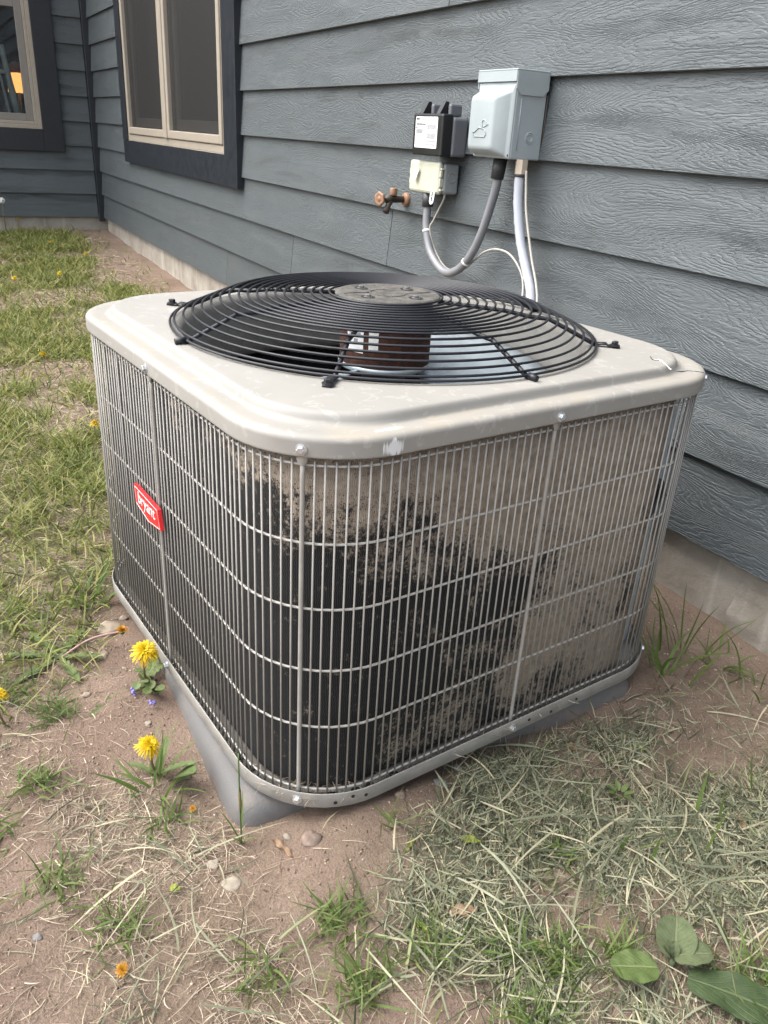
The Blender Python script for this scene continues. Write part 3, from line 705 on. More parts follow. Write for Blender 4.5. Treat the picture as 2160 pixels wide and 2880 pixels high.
# return-wall window: hung sash, lower half in view
win2 = empty('window', (0, 0, 0), parent=house)
win2['label'] = 'window at the corner showing a lit lamp inside'
ly1 = -.395; lz0 = .745; ly0 = -1.7
def yz(mb, y0, y1, z0, z1, d0, d1, bev=0.0): return mb.box(XC + d0, XC + d1, y0, y1, z0, z1, bev)
for (y0, y1, z0, z1) in ((ly1 + .001, LY1, LZ0, LZ1), (LY0, ly0 - .001, LZ0, LZ1), (ly0, ly1, LZ0, lz0 - .001), (LY0, LY1, LZ1 + .001, LZ1 + .15)):
    mb = MB(); yz(mb, y0, y1, z0, z1, -.02, .022, .002); mb.build('trim_board', M['trim'], win2)
def yframe(y0, y1, z0, z1, d0, d1, w, mat, name):
    mb = MB(); yz(mb, y0, y0 + w, z0, z1, d0, d1, .003); yz(mb, y1 - w, y1, z0, z1, d0, d1, .003)
    yz(mb, y0 + w, y1 - w, z0, z0 + w, d0, d1, .003); yz(mb, y0 + w, y1 - w, z1 - w, z1, d0, d1, .003)
    return mb.build(name, mat, win2)
yframe(ly0, ly1, lz0, LZ1 - .001, -.05, .012, .030, M['almond'], 'frame')
yframe(ly0 + .031, ly1 - .031, lz0 + .031, LZ1 - .032, -.05, .004, .022, M['almond'], 'frame_stop')
yframe(ly0 + .054, ly1 - .054, lz0 + .054, 1.60, -.05, -.008, .05, M['almond_dim'], 'sash')
yframe(ly0 + .054, ly1 - .054, 1.602, LZ1 - .055, -.045, -.012, .05, M['almond_dim'], 'sash')
mb = MB(); yz(mb, ly0 + .105, ly1 - .105, lz0 + .105, 1.549, -.032, -.026); mb.build('pane', M['glassL'], win2)
mb = MB(); yz(mb, ly0 + .105, ly1 - .105, 1.653, LZ1 - .106, -.032, -.026); mb.build('pane', M['glassL'], win2)

# things in the rooms
for x0, x1, nm in ((-4.78, -4.45, 'far'), (-3.80, -3.35, 'near')):
    V = []; F = []; nn = 60
    for i in range(nn + 1):
        x = x0 + (x1 - x0) * i / nn
        for z in (.45, 2.5): V.append((x, .32 + .035 * math.sin(i * .8) + .012 * math.sin(i * 2.1), z))
    for i in range(nn): F.append((2 * i, 2 * i + 2, 2 * i + 3, 2 * i + 1))
    c = obj('curtain', V, F, M['curtain'], None, True)
    md = c.modifiers.new('thickness', 'SOLIDIFY'); md.thickness = .004
    tag(c, 'brownish curtain hanging behind the %s casement' % ('left-hand' if nm == 'far' else 'right-hand'), 'curtain', 'curtains in the wide window')
lamp = empty('table_lamp', (-7.0, -.44, .95)); tag(lamp, 'lit table lamp with an amber shade behind the corner window', 'lamp')
mb = MB(); mb.lathe([(.0, .055), (.085, .055), (.085, .06), (.07, .20), (.0, .205)], 24); mb.build('lamp_shade', M['lampshade'], lamp, True)
mb = MB(); mb.lathe([(.0, .205), (.074, .203), (.082, .23), (.06, .26), (.03, .285), (0, .29)], 20); mb.build('lamp_top', M['lampbase'], lamp, True)
mb = MB(); mb.lathe([(0, -.15), (.05, -.15), (.05, -.13), (.012, -.1), (.012, .06), (0, .06)], 16); mb.build('stem', M['oldbrass'], lamp, True)
tb = empty('side_table', (-7.0, -.44, .0)); tag(tb, 'dark side table carrying the lit lamp indoors', 'table')
mb = MB(); mb.box(-.2, .2, -.2, .2, .77, .80, .004); mb.build('table_top', M['room'], tb)
for sx in (-.17, .17):
    for sy in (-.17, .17):
        mb = MB(); mb.box(sx - .015, sx + .015, sy - .015, sy + .015, 0.001, .77); mb.build('leg', M['room'], tb)
ch = empty('chair', (-6.45, -.58, 0)); tag(ch, 'sage green turned chair back leaning inside the corner window', 'chair')
def turned(p0, p1, r, nm):
    P = [tuple(np.array(p0) + (np.array(p1) - np.array(p0)) * t) for t in np.linspace(0, 1, 25)]
    rr = [r * (.82 + .3 * abs(math.sin(t * 9)) if .3 < t < .75 else .85) for t in np.linspace(0, 1, 25)]
    mb = MB(); mb.tube(P, rr, 10); mb.build(nm, M['chairpaint'], ch, True)
turned((0, .10, .45), (0, -.01, 1.32), .026, 'post')
turned((0, -.30, .45), (0, -.36, 1.32), .026, 'post')
for k in range(3): turned((0, .02 - .1 * k, .62), (0, -.06 - .1 * k, 1.24), .010, 'spindle')
mb = MB(); mb.box(-.02, .02, -.37, -.0, 1.12, 1.15, .006); mb.build('rail', M['chairpaint'], ch)
mb = MB(); mb.box(-.42, .02, -.36, .12, .42, .45, .008); mb.build('seat', M['chairpaint'], ch)
for sx in (-.39, -.01):
    for sy in (-.32, .08):
        mb = MB(); mb.tube([(sx, sy, 0.0), (sx, sy, .42)], .018, 10); mb.build('leg', M['chairpaint'], ch)

# ------------------------------------------------------------------ air conditioner
TH = .1022
unit = empty('air_conditioner', (0, -.67863, 0), TH)
tag(unit, 'square beige outdoor air conditioner with wire grille and black fan guard', 'air conditioner')
HX, HY, RC = .419, .4009, .1399

def rrect(off, z, rc=None, ns=10, nc=12):
    hx, hy = HX + off, HY + off; r = (RC + off) if rc is None else rc
    pts = []
    cs = ((hx - r, -hy + r, -90), (hx - r, hy - r, 0), (-hx + r, hy - r, 90), (-hx + r, -hy + r, 180))
    for q, (cx, cy, a0) in enumerate(cs):
        for t in range(nc + 1):
            a = R_(a0 + 90 * t / nc); pts.append((cx + r * math.cos(a), cy + r * math.sin(a), z))
        nx_ = cs[(q + 1) % 4]; a = R_(nx_[2])
        p1 = (nx_[0] + r * math.cos(a), nx_[1] + r * math.sin(a)); p0 = pts[-1]
        for k in range(1, ns):
            t = k / ns; pts.append((p0[0] + (p1[0] - p0[0]) * t, p0[1] + (p1[1] - p0[1]) * t, z))
    return pts

# base pan
loops = [rrect(-.06, -.008), rrect(.0060, -.007), rrect(.0072, -.0058), rrect(.0076, .0177), rrect(.0073, .0189), rrect(.0064, .0189), rrect(.0059, .0177), rrect(.0055, .003), rrect(-.08, .002), ]
V, F = bridge(loops); n0 = len(loops[0]); F.append(tuple(range((len(loops) - 1) * n0, len(loops) * n0)))
pan = obj('base_pan', V, [tuple(f) for f in F], M['pan'], unit)
pan.data.polygons.foreach_set('use_smooth', [len(p.vertices) == 4 for p in pan.data.polygons])

def perim(s, off=0.0):
    """point and outward normal at arc length s round the grille, from the middle of the -y face towards +x"""
    hx, hy, r = HX + off, HY + off, RC + off
    segs = [('l', hx - r), ('a', 0), ('l', 2 * (hy - r)), ('a', 1), ('l', 2 * (hx - r)), ('a', 2), ('l', 2 * (hy - r)), ('a', 3), ('l', hx - r)]
    starts = {0: (0, -hy, 1, 0), 2: (hx, -hy + r, 0, 1), 4: (hx - r, hy, -1, 0), 6: (-hx, hy - r, 0, -1), 8: (-hx + r, -hy, 1, 0)}
    cen = [(hx - r, -hy + r, -90), (hx - r, hy - r, 0), (-hx + r, hy - r, 90), (-hx + r, -hy + r, 180)]
    arc = math.pi * r / 2
    for i, (k, L_) in enumerate(segs):
        ln = L_ if k == 'l' else arc
        if s <= ln + 1e-9:
            if k == 'l':
                x, y, dx, dy = starts[i]; return (x + dx * s, y + dy * s), (dy, -dx)
            cx, cy, a0 = cen[L_]; a = R_(a0) + s / r; return (cx + r * math.cos(a), cy + r * math.sin(a)), (math.cos(a), math.sin(a))
        s -= ln
    return (0, -hy), (0, -1)
arc = math.pi * RC / 2
PER = 2 * (2 * (HX - RC)) + 2 * (2 * (HY - RC)) + 4 * arc
s_corner = (HX - RC) + arc / 2; s_right = (HX - RC) + arc + (HY - RC)
post_s = [0, s_corner, s_right, s_right + (HY - RC) + arc / 2, PER / 2]
post_s += [PER - p for p in post_s[3:0:-1]]
# vertical wires share one mesh
WR = .0013
wv = tube([(0, 0, .0085), (0, 0, .5115)], WR, 8)
wire_me = mesh_data('wire', wv[0], wv[1], M['taupe'], True)
for pi in range(len(post_s)):
    a = post_s[pi]; b = post_s[pi + 1] if pi + 1 < len(post_s) else PER
    nw = round((b - a) / .0133)
    for k in range(1, nw):
        (x, y), _n = perim(a + (b - a) * k / nw)
        o = bpy.data.objects.new('wire', wire_me); o.location = (x, y, 0); link(o, unit)
        o.rotation_euler = (random.uniform(-.0016, .0016), random.uniform(-.0016, .0016), 0)
# horizontal ring wires sit behind the uprights
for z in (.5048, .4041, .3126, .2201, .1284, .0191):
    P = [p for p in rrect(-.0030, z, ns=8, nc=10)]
    V, F = tube(P, .0017, 8, closed=True); obj('ring_wire', V, F, M['litwire'], unit, True)
for s in post_s:
    (x, y), (nx_, ny_) = perim(s)
    P = [(x + nx_ * .0006, y + ny_ * .0006, z) for z in (.004, .03, .25, .49, .512)]
    mb = MB(); mb.tube(P, .0030, 12)
    # flattened ends
    tx, ty = -ny_, nx_
    for z0, z1, w0, w1, d0 in ((.506, .5185, .0034, .0065, .0015), (.016, .004, .0034, .0065, .0015)):
        Vv = []
        for z, w, d in ((z0, w0, .0018), ((z0 + z1) / 2, w1, d0), (z1, w1, d0)):
            for sgn in (-1, 1):
                for th in (0, .002): Vv.append((x + tx * w * sgn + nx_ * (d + th), y + ty * w * sgn + ny_ * (d + th), z))
        Ff = []
        for i in range(2):
            b_ = i * 4; Ff += [(b_ + 1, b_ + 3, b_ + 7, b_ + 5), (b_, b_ + 4, b_ + 6, b_ + 2), (b_, b_ + 1, b_ + 5, b_ + 4), (b_ + 2, b_ + 6, b_ + 7, b_ + 3)]
        mb.add(Vv, Ff)
    mb.build('grille_post', M['taupe'], unit, True)
    hexbolt('screw', M['zinc'], unit, (x + nx_ * .0077, y + ny_ * .0077, .0065), (nx_, ny_, 0), .0048, .005)
    hexbolt('screw', M['zinc'], unit, (x + nx_ * .0073, y + ny_ * .0073, .5265), (nx_, ny_, 0), .0048, .005)

# drain holes in the pan and knock-outs in its rim
def disc(name, c, n, r, mat, par, sq=1.0):
    n = Vector(n).normalized(); q = n.to_track_quat('Z', 'Y').to_matrix()
    V = [tuple(q @ Vector((r * math.cos(2 * math.pi * k / 20), r * sq * math.sin(2 * math.pi * k / 20), 0)) + Vector(c)) for k in range(20)]
    b = [tuple(Vector(v) - n * .0006) for v in V]
    return obj(name, V + b, [tuple(range(20))] + [(i, i + 20, (i + 1) % 20 + 20, (i + 1) % 20) for i in range(20)], mat, par)
for ds in (-.125, -.095, .075, .098, .14):
    (x, y), nn_ = perim(s_corner + ds, -.007); disc('drain_hole', (x, y, .0040), (0, 0, 1), .0075, M['hole'], unit)
for ds in (.06, .085, .105, .42, .47, .53):
    (x, y), nn_ = perim(s_corner + ds, .0078); disc('rim_hole', (x + nn_[0] * .0004, y + nn_[1] * .0004, .006 + .004 * math.sin(ds * 90)), (*nn_, 0), .0026, M['hole'], unit)
# dark rubber strip at the front corner of the pan
P = [(*perim(s_corner + d, -.0015)[0], .0060 + .003 * math.sin(d * 30)) for d in np.linspace(-.075, .05, 16)]
mb = MB(); mb.tube(P, .0042, 8); mb.build('rubber_strip', M['black'], unit, True)

# coil: open at the far right corner where the sheet-metal panel stands
def coil_path(off, r):
    hx, hy = HX + off, HY + off; out = []
    out.append((hx, .285 + 0))
    for k in range(14): out.append((hx, .285 - (.285 + hy - r) * (k + 1) / 14))
    for k in range(1, 13):
        a = R_(0 - 90 * k / 12); out.append((hx - r + r * math.cos(a), -hy + r + r * math.sin(a)))
    for k in range(1, 15): out.append((hx - r - (2 * hx - 2 * r) * k / 14, -hy))
    for k in range(1, 13):
        a = R_(-90 - 90 * k / 12); out.append((-hx + r + r * math.cos(a), -hy + r + r * math.sin(a)))
    for k in range(1, 15): out.append((-hx, -hy + r + (2 * hy - 2 * r) * k / 14))
    for k in range(1, 13):
        a = R_(180 - 90 * k / 12); out.append((-hx + r + r * math.cos(a), hy - r + r * math.sin(a)))
    for k in range(1, 15): out.append((-hx + r + (2 * hx - 2 * r - .06) * k / 14, hy))
    return out
co, ci = coil_path(-.021, .118), coil_path(-.047, .092)
zl = np.linspace(.0085, .536, 6)
V = []; F = []
n0 = len(co)
for z in zl: V += [(x, y, z) for x, y in co]
for z in zl: V += [(x, y, z) for x, y in ci]
h_ = n0 * len(zl)
for i in range(len(zl) - 1):
    for j in range(n0 - 1):
        a = i * n0 + j; F.append((a, a + n0, a + n0 + 1, a + 1)); F.append((h_ + a, h_ + a + 1, h_ + a + n0 + 1, h_ + a + n0))
    F.append((i * n0, h_ + i * n0, h_ + (i + 1) * n0, (i + 1) * n0))
for j in range(n0 - 1):
    F.append(((len(zl) - 1) * n0 + j, h_ + (len(zl) - 1) * n0 + j, h_ + (len(zl) - 1) * n0 + j + 1, (len(zl) - 1) * n0 + j + 1))
coil = obj('coil', V, F, M['coil'], unit, True)
# sheet-metal corner panel with pressed dimples
mb = MB()
mb.box(.345, .352, .272, .36, .008, .536); mb.box(.27, .345, .35, .357, .008, .536)
mb.build('corner_panel', M['galv'], unit)
for zz in np.arange(.30, .50, .012):
    for yy in (.30, .325):
        disc('dimple', (.3526, yy, zz), (1, 0, 0), .0035, M['zinc'], unit)
P = spline([(.365, .29, .36), (.372, .33, .345), (.355, .36, .31), (.35, .33, .24), (.36, .30, .16), (.352, .33, .06)], 6)
mb = MB(); mb.tube(P, .007, 8); mb.build('refrigerant_line', M['darkgrey'], unit, True)
# compressor inside
mb = MB(); mb.lathe([(0, .30), (.05, .295), (.085, .27), (.09, .22), (.09, .05), (.10, .03), (.10, .008)], 28, (.05, .05, 0)); mb.build('compressor', M['black'], unit, True)

# lid
RP = .132
prof = [(.0048, .5172), (.0068, .5172), (.0072, .5186), (.0072, .5205), (.0072, .5345), (.0072, .5360), (.0066, .5385), (.0048, .5408), (.0018, .5424), (-.002, .5431), (-.0035, .5433), (-.010, .5433), (-.018, .5430), (-.0240, .5425)]
loops = [rrect(o, z) for o, z in prof]
for o, z in ((-.0265, .5427), (-.0280, .5442), (-.0292, .548), (-.0304, .552), (-.0320, .5548), (-.0345, .5562), (-.037, .5566), (-.044, .5566)):
    loops.append(rrect(o, z, RP if o < -.0266 else None))
base = loops[-1]
def circ(r, z):
    return [(r * x / math.hypot(x, y), r * y / math.hypot(x, y) + .006, z) for x, y, _ in base]
c0 = circ(.352, .5564)
for t in (.33, .66): loops.append([tuple(np.array(b_) * (1 - t) + np.array(c_) * t) for b_, c_ in zip(base, c0)])
for r, z in ((.352, .5564), (.346, .5562), (.341, .5550), (.3365, .5515), (.334, .546), (.333, .538), (.332, .52), (.332, .49), (.334, .455), (.341, .440), (.353, .434), (.353, .436), (.3425, .4425), (.3355, .457), (.3335, .49)):
    loops.append(circ(r, z))
V, F = bridge(loops)
lid = obj('lid', V, F, M['lid'], unit, True)
# torn corner at the back right of the lid: two small lifted flaps of sheet
def flap(pts, z, name, mat, th=.0012):
    V = [(x, y, z + dz) for x, y, dz in pts] + [(x, y, z + dz - th) for x, y, dz in pts]; n = len(pts)
    return obj(name, V, [tuple(range(n)), tuple(range(2 * n - 1, n - 1, -1))] + [(i, i + n, (i + 1) % n + n, (i + 1) % n) for i in range(n)], mat, unit)
def crack(name, P, mat, rad):
    Q = spline(P, 4); rr = random.Random(len(P))
    Q = [(x + rr.uniform(-.0012, .0012), y + rr.uniform(-.0012, .0012), z) for x, y, z in Q]
    mb = MB(); mb.tube(Q, [rad * rr.uniform(.4, 1.2) for _ in Q], 5); return mb.build(name, mat, unit)
crack('crack_edge', [(0.3510, 0.2720, 0.5571), (0.3580, 0.2800, 0.5571), (0.3720, 0.2720, 0.5571), (0.3920, 0.2570, 0.5571), (0.4030, 0.2470, 0.5571)], M['white'], .0011)
crack('crack', [(0.3820, 0.2900, 0.5437), (0.3840, 0.3000, 0.5437), (0.3870, 0.3160, 0.5437), (0.3950, 0.3260, 0.5437), (0.4040, 0.3320, 0.5437)], M['hole'], .0006)
crack('crack', [(0.3370, 0.2840, 0.5570), (0.3510, 0.2720, 0.5570), (0.3580, 0.2800, 0.5570)], M['hole'], .0007)
# fan guard
guard = empty('fan_guard', (0, .006, 0), parent=unit)
NR = 19
def gz(r):
    if r > .262: return .5635 + (.352 - r) / (.352 - .262) * .0385
    return .602 + (.262 - r) / (.262 - .09) * .0075
radii = np.linspace(.352, .0945, NR); radii[1:] = np.linspace(.3455, .0945, NR - 1)
for k, r in enumerate(radii):
    P = [(r * math.cos(t), r * math.sin(t), gz(r) + (.0 if k else -.0015)) for t in np.linspace(0, 2 * math.pi, 97)[:-1]]
    V, F = tube(P, .0020, 8, closed=True); obj('ring_wire', V, F, M['black'], guard, True)
for k in range(8):
    a = R_(45 * k); ca, sa = math.cos(a), math.sin(a); diag = k % 2 == 1
    rs = [.088, .15, .20, .24, .258, .272, .30, .338, .354]
    P = [(r * ca, r * sa, gz(r) - .0052 - (.004 if .23 < r < .26 else 0)) for r in rs]
    if not diag: P.append((.361 * ca, .361 * sa, .5605))
    mb = MB(); mb.tube(P, .0036, 8)
    if not diag: mb.tube([(.352 * ca, .352 * sa, .5622), (.368 * ca, .368 * sa, .5612)], .0045, 10)
    else:
        ra, rb = .350, .390; tx, ty = -sa, ca; Vv = []
        for r, z in ((ra, .5595), (.368, .5605), (.372, .5575), (rb, .5572)):
            for sg in (-1, 1):
                for dz in (0, .0026): Vv.append((r * ca + tx * .0062 * sg, r * sa + ty * .0062 * sg, z + dz))
        Ff = []
        for i in range(3):
            b_ = i * 4; Ff += [(b_ + 1, b_ + 3, b_ + 7, b_ + 5), (b_, b_ + 4, b_ + 6, b_ + 2), (b_, b_ + 1, b_ + 5, b_ + 4), (b_ + 2, b_ + 6, b_ + 7, b_ + 3)]
        Ff += [(0, 2, 3, 1), (12, 13, 15, 14)]
        mb.add(Vv, Ff)
    mb.build('rib', M['black'], guard, True if not diag else True)
    if diag: hexbolt('bolt', M['black'], guard, (.382 * ca, .382 * sa, .5600), (0, 0, 1), .0058, .0062)
hub = empty('hub', (0, .01, 0), parent=unit)
mb = MB(); mb.lathe([(0, .6100), (.03, .6102), (.06, .6104), (.076, .6104), (.080, .6116), (.086, .6112), (.0885, .609), (.0885, .606), (0, .606)], 48); mb.build('hub_plate', M['hubdirt'], hub, True)
for a in (20, 110, 200, 290):
    x, y = .056 * math.cos(R_(a)), .056 * math.sin(R_(a))
    disc('bolt_recess', (x, y, .6110), (0, 0, 1), .0135, M['hole'], hub, .8)
    hexbolt('bolt', M['hubbolt'], hub, (x, y, .6100), (0, 0, 1), .0048, .0042)
P = [(.030 * math.cos(t), .030 * math.sin(t), .6104) for t in np.linspace(0, 2 * math.pi, 40)[:-1]]
V, F = tube(P, .0011, 6, closed=True); obj('embossed_ring', V, F, M['hubdirt'], hub, True)
for a in (65, 155, 245, 335):
    P = [((.032 + .046 * t) * math.cos(R_(a + 12 * t)), (.032 + .046 * t) * math.sin(R_(a + 12 * t)), .6106) for t in np.linspace(0, 1, 8)]
    V, F = tube(P, .001, 6); obj('embossed_rib', V, F, M['hubdirt'], hub, True)
# motor and fan
mot = empty('fan_motor', (0, .01, 0), parent=unit)
mb = MB(); mb.lathe([(.0, .596), (.0765, .596), (.0775, .593), (.0775, .500), (.0765, .497), (0, .497)], 40); mb.build('motor_can', M['rust'], mot, True)
mb = MB(); mb.lathe([(.0775, .499), (.0800, .498), (.0800, .492), (.072, .488), (0, .488)], 40); mb.build('end_bell', M['galv'], mot, True)
def label_patch(a0, a1, z0, z1, mat, name):
    V = []; n = 8
    for k in range(n + 1):
        a = R_(a0 + (a1 - a0) * k / n)
        for z in (z0, z1): V.append((.0783 * math.cos(a), .0783 * math.sin(a), z))
    return obj(name, V, [(2 * i, 2 * i + 2, 2 * i + 3, 2 * i + 1) for i in range(n)], mat, mot)
label_patch(-88, -62, .523, .585, M['white'], 'sticker'); label_patch(-55, -43, .530, .560, M['white'], 'sticker')
for a0, a1, z0, z1 in ((-84, -66, .573, .577), (-84, -68, .565, .568), (-84, -66, .553, .557), (-76, -70, .537, .546)): 
    p = label_patch(a0, a1, z0, z1, M['ink_g'], 'sticker_print'); p.scale = (1.004, 1.004, 1)
for c in (90, 270):
    V = []; nr, na = 8, 12
    for i in range(nr + 1):
        r = .07 + (.325 - .07) * i / nr
        for j in range(na + 1):
            t = j / na - .5; a = R_(c + t * (48 + 26 * i / nr)); V.append((r * math.cos(a), r * math.sin(a), .468 + t * .055 + .012 * (1 - (2 * t) ** 2)))
    F = []
    for i in range(nr):
        for j in range(na):
            a = i * (na + 1) + j; F.append((a, a + na + 1, a + na + 2, a + 1))
    bl = obj('fan_blade', V, F, M['galv'], mot, True); md = bl.modifiers.new('t', 'SOLIDIFY'); md.thickness = .0015
mb = MB(); mb.lathe([(0, .487), (.035, .487), (.04, .455), (0, .455)], 24); mb.build('fan_hub', M['darkgrey'], mot, True)

# name plate
plate = empty('name_plate', (0, 0, 0), parent=unit)
y0 = -(HY + .0125)
pts = [(-.086, .311), (.021, .3095), (.031, .278), (-.026, .2695), (-.083, .2805)]
pts = [(-.087, .313), (.022, .311), (.031, .2785), (-.026, .2695), (-.0835, .281)]
def prism_y(pts, ya, yb):
    n = len(pts); V = [(x, ya, z) for x, z in pts] + [(x, yb, z) for x, z in pts]
    return V, [tuple(range(n - 1, -1, -1)), tuple(range(n, 2 * n))] + [(i, (i + 1) % n, (i + 1) % n + n, i + n) for i in range(n)]
V, F = prism_y(pts, y0, y0 + .006); obj('plate', V, [tuple(reversed(f)) for f in F], M['red'], plate)
cx, cz = sum(p[0] for p in pts) / 5, sum(p[1] for p in pts) / 5
mb = MB(); ins = [(cx + (x - cx) * .93, cz + (z - cz) * .90) for x, z in pts]
mb.tube([(x, y0 - .0002, z) for x, z in ins] + [(ins[0][0], y0 - .0002, ins[0][1])], .0004, 5); mb.build('border_line', M['white'], plate)
def text_mesh(name, txt, size, mat, parent, sx=1.0, off=0.0, ext=.0003):
    cu = bpy.data.curves.new('t', 'FONT'); cu.body = txt; cu.size = size; cu.extrude = ext; cu.offset = off; cu.align_x = 'CENTER'; cu.align_y = 'CENTER'
    to = bpy.data.objects.new('t', cu); COL.objects.link(to); bpy.context.view_layer.update()
    me = bpy.data.meshes.new_from_object(to.evaluated_get(bpy.context.evaluated_depsgraph_get())); bpy.data.objects.remove(to)
    me.transform(Matrix.Diagonal((sx, 1, 1, 1))); me.materials.clear(); me.materials.append(mat); me.name = name
    return link(bpy.data.objects.new(name, me), parent)
t = text_mesh('lettering', 'bryant', .0285, M['white'], plate, 1.06, .0)
t.rotation_euler = (R_(90), 0, 0); t.location = (-.030, y0 - .0006, .2965)

# ------------------------------------------------------------------ pad
pad = empty('equipment_pad', (0, 0, 0)); tag(pad, 'grey plastic pad with rounded edge half buried under the air conditioner', 'pad')
loops = []
for o, z in ((.026, -.095), (.0255, -.060), (.022, -.036), (.014, -.0225), (.002, -.0160), (-.03, -.0138)):
    L = []
    x0, x1, ya, yb, r = -.43 - o, .370 + o, -1.058 - o, -.34 + o, .02 + max(o, 0)
    for cx_, cy_, a0 in ((x1 - r, ya + r, -90), (x1 - r, yb - r, 0), (x0 + r, yb - r, 90), (x0 + r, ya + r, 180)):
        for k in range(6):
            a = R_(a0 + 18 * k); L.append((cx_ + r * math.cos(a), cy_ + r * math.sin(a), z))
        # straight run to the next corner with slight waviness
        nxt = {-90: (x1, yb - r), 0: (x0 + r, yb), 90: (x0, ya + r), 180: (x1 - r, ya)}[a0]; p = L[-1]
        for k in range(1, 24):
            tt = k / 24; wx = p[0] + (nxt[0] - p[0]) * tt; wy = p[1] + (nxt[1] - p[1]) * tt
            w = .007 * math.sin(tt * 31 + a0) * math.sin(tt * math.pi) if a0 == -90 and z > -.055 else 0
            L.append((wx, wy, z + w * (1 if z < -.02 else 0)))
    loops.append(L)
V, F = bridge(loops); n0 = len(loops[0]); F.append(tuple(range((len(loops) - 1) * n0, len(loops) * n0)))
po = obj('pad_shell', V, F, M['padplastic'], pad, True)

# ------------------------------------------------------------------ electrical boxes on the wall
dis = empty('disconnect_box', (-.5635, 0, .813)); tag(dis, 'blue-grey metal electrical disconnect box with bulged cover, topmost on the wall', 'electrical box')
W2, D2, H2 = .0745, .086, .190
mb = MB(); mb.box(-W2, W2, -D2, .002, 0, H2 - .012, .003); mb.build('housing', M['enamel'], dis)
# drip hood with turned-down skirt
mb = MB()
mb.box(-W2 - .004, W2 + .004, -D2 - .0065, .002, H2 - .004, H2, .0015)
mb.box(-W2 - .004, W2 + .002, -D2 - .0065, -D2 - .0045, H2 - .026, H2 - .004)
Vh, Fh = prism_y([(0, 0)] * 3, 0, 0) if False else ([], [])
for sx in (-1, 1):
    xs = sx * (W2 + .002); V = []
    prof_ = [(-D2 - .0045, H2 - .004), (.002, H2 - .004), (.002, H2 - .040), (-.012, H2 - .053), (-D2 + .010, H2 - .053), (-D2 - .0045, H2 - .040)]
    for dx in (0, sx * .002): V += [(xs + dx, y, z) for y, z in prof_]
    n = 6; mb.add(V, [tuple(range(n)), tuple(range(2 * n - 1, n - 1, -1))] + [(i, (i + 1) % n, (i + 1) % n + n, i + n) for i in range(n)])
mb.build('hood', M['enamel'], dis)
# cover: flange and bulge
loops = []
def rl(x0, x1, z0, z1, y, r, n=5):
    L = []
    for cx_, cz_, a0 in ((x1 - r, z0 + r, -90), (x1 - r, z1 - r, 0), (x0 + r, z1 - r, 90), (x0 + r, z0 + r, 180)):
        for k in range(n + 1):
            a = R_(a0 + 90 * k / n); L.append((cx_ + r * math.cos(a), y, cz_ + r * math.sin(a)))
    return L
for x0, x1, z0, z1, y, r in ((-W2 + .0, W2 - .001, .001, H2 - .028, -D2 - .0008, .002), (-W2 + .0, W2 - .001, .001, H2 - .028, -D2 - .0028, .002), (-W2 + .003, W2 - .012, .004, .146, -D2 - .003, .004),
                             (-W2 + .005, W2 - .014, .006, .144, -D2 - .008, .007), (-W2 + .012, W2 - .033, .016, .134, -D2 - .030, .010), (-W2 + .016, W2 - .037, .020, .130, -D2 - .0335, .010), (-W2 + .022, W2 - .043, .026, .124, -D2 - .0345, .010)):
    loops.append(rl(x0, x1, z0, z1, y, r))
V, F = bridge(loops); n0 = len(loops[0]); F.append(tuple(range((len(loops) - 1) * n0, len(loops) * n0)))
cv = obj('cover', V, F, M['enamel'], dis, True)
# raised bird emblem on the bulge
yb = -D2 - .0352
body = [(-.018, .0), (.013, .0), (.017, .004), (.016, .010), (.011, .015), (.002, .0165), (-.004, .0175), (-.010, .013), (-.0165, .0085), (-.022, .0075), (-.019, .003), (-.018, .0)]
head = [(.004, .0165), (.005, .022), (.003, .027), (.005, .0325), (.010, .0335), (.0135, .030), (.015, .026), (.021, .0245), (.0135, .022), (.009, .019), (.008, .016)]
for nm, pl in (('emblem_body', body), ('emblem_head', head)):
    mb = MB(); mb.tube([(x * 1.45 - .008, yb, z * (1.15 if nm == 'emblem_body' else 1.1) + .045) for x, z in pl], .0013, 6); mb.build(nm, M['enamel'], cv, True)
for rr in (.0115, .0080):
    P = [(W2 + .0002, -.035 + rr * math.cos(t), .048 + rr * math.sin(t)) for t in np.linspace(0, 2 * math.pi, 33)[:-1]]
    V, F = tube(P, .0013, 6, closed=True); obj('knockout', V, F, M['enamel'], dis, True)
disc('lock_hole', (W2 - .006, -D2 - .0032, .008), (0, -1, 0), .0028, M['hole'], dis)
mb = MB(); mb.tube([(W2 + .0001, -D2 + .016, .02), (W2 + .0001, -D2 + .016, .13)], .0012, 6); mb.build('pressed_rib', M['enamel'], dis, True)
mb = MB(); mb.tube([(W2 + .001, .004, .005), (W2 + .0012, .0035, .06), (W2 + .0008, .0042, .14)], .0018, 6); mb.build('caulk_bead', M['oldbrass'], dis, True)

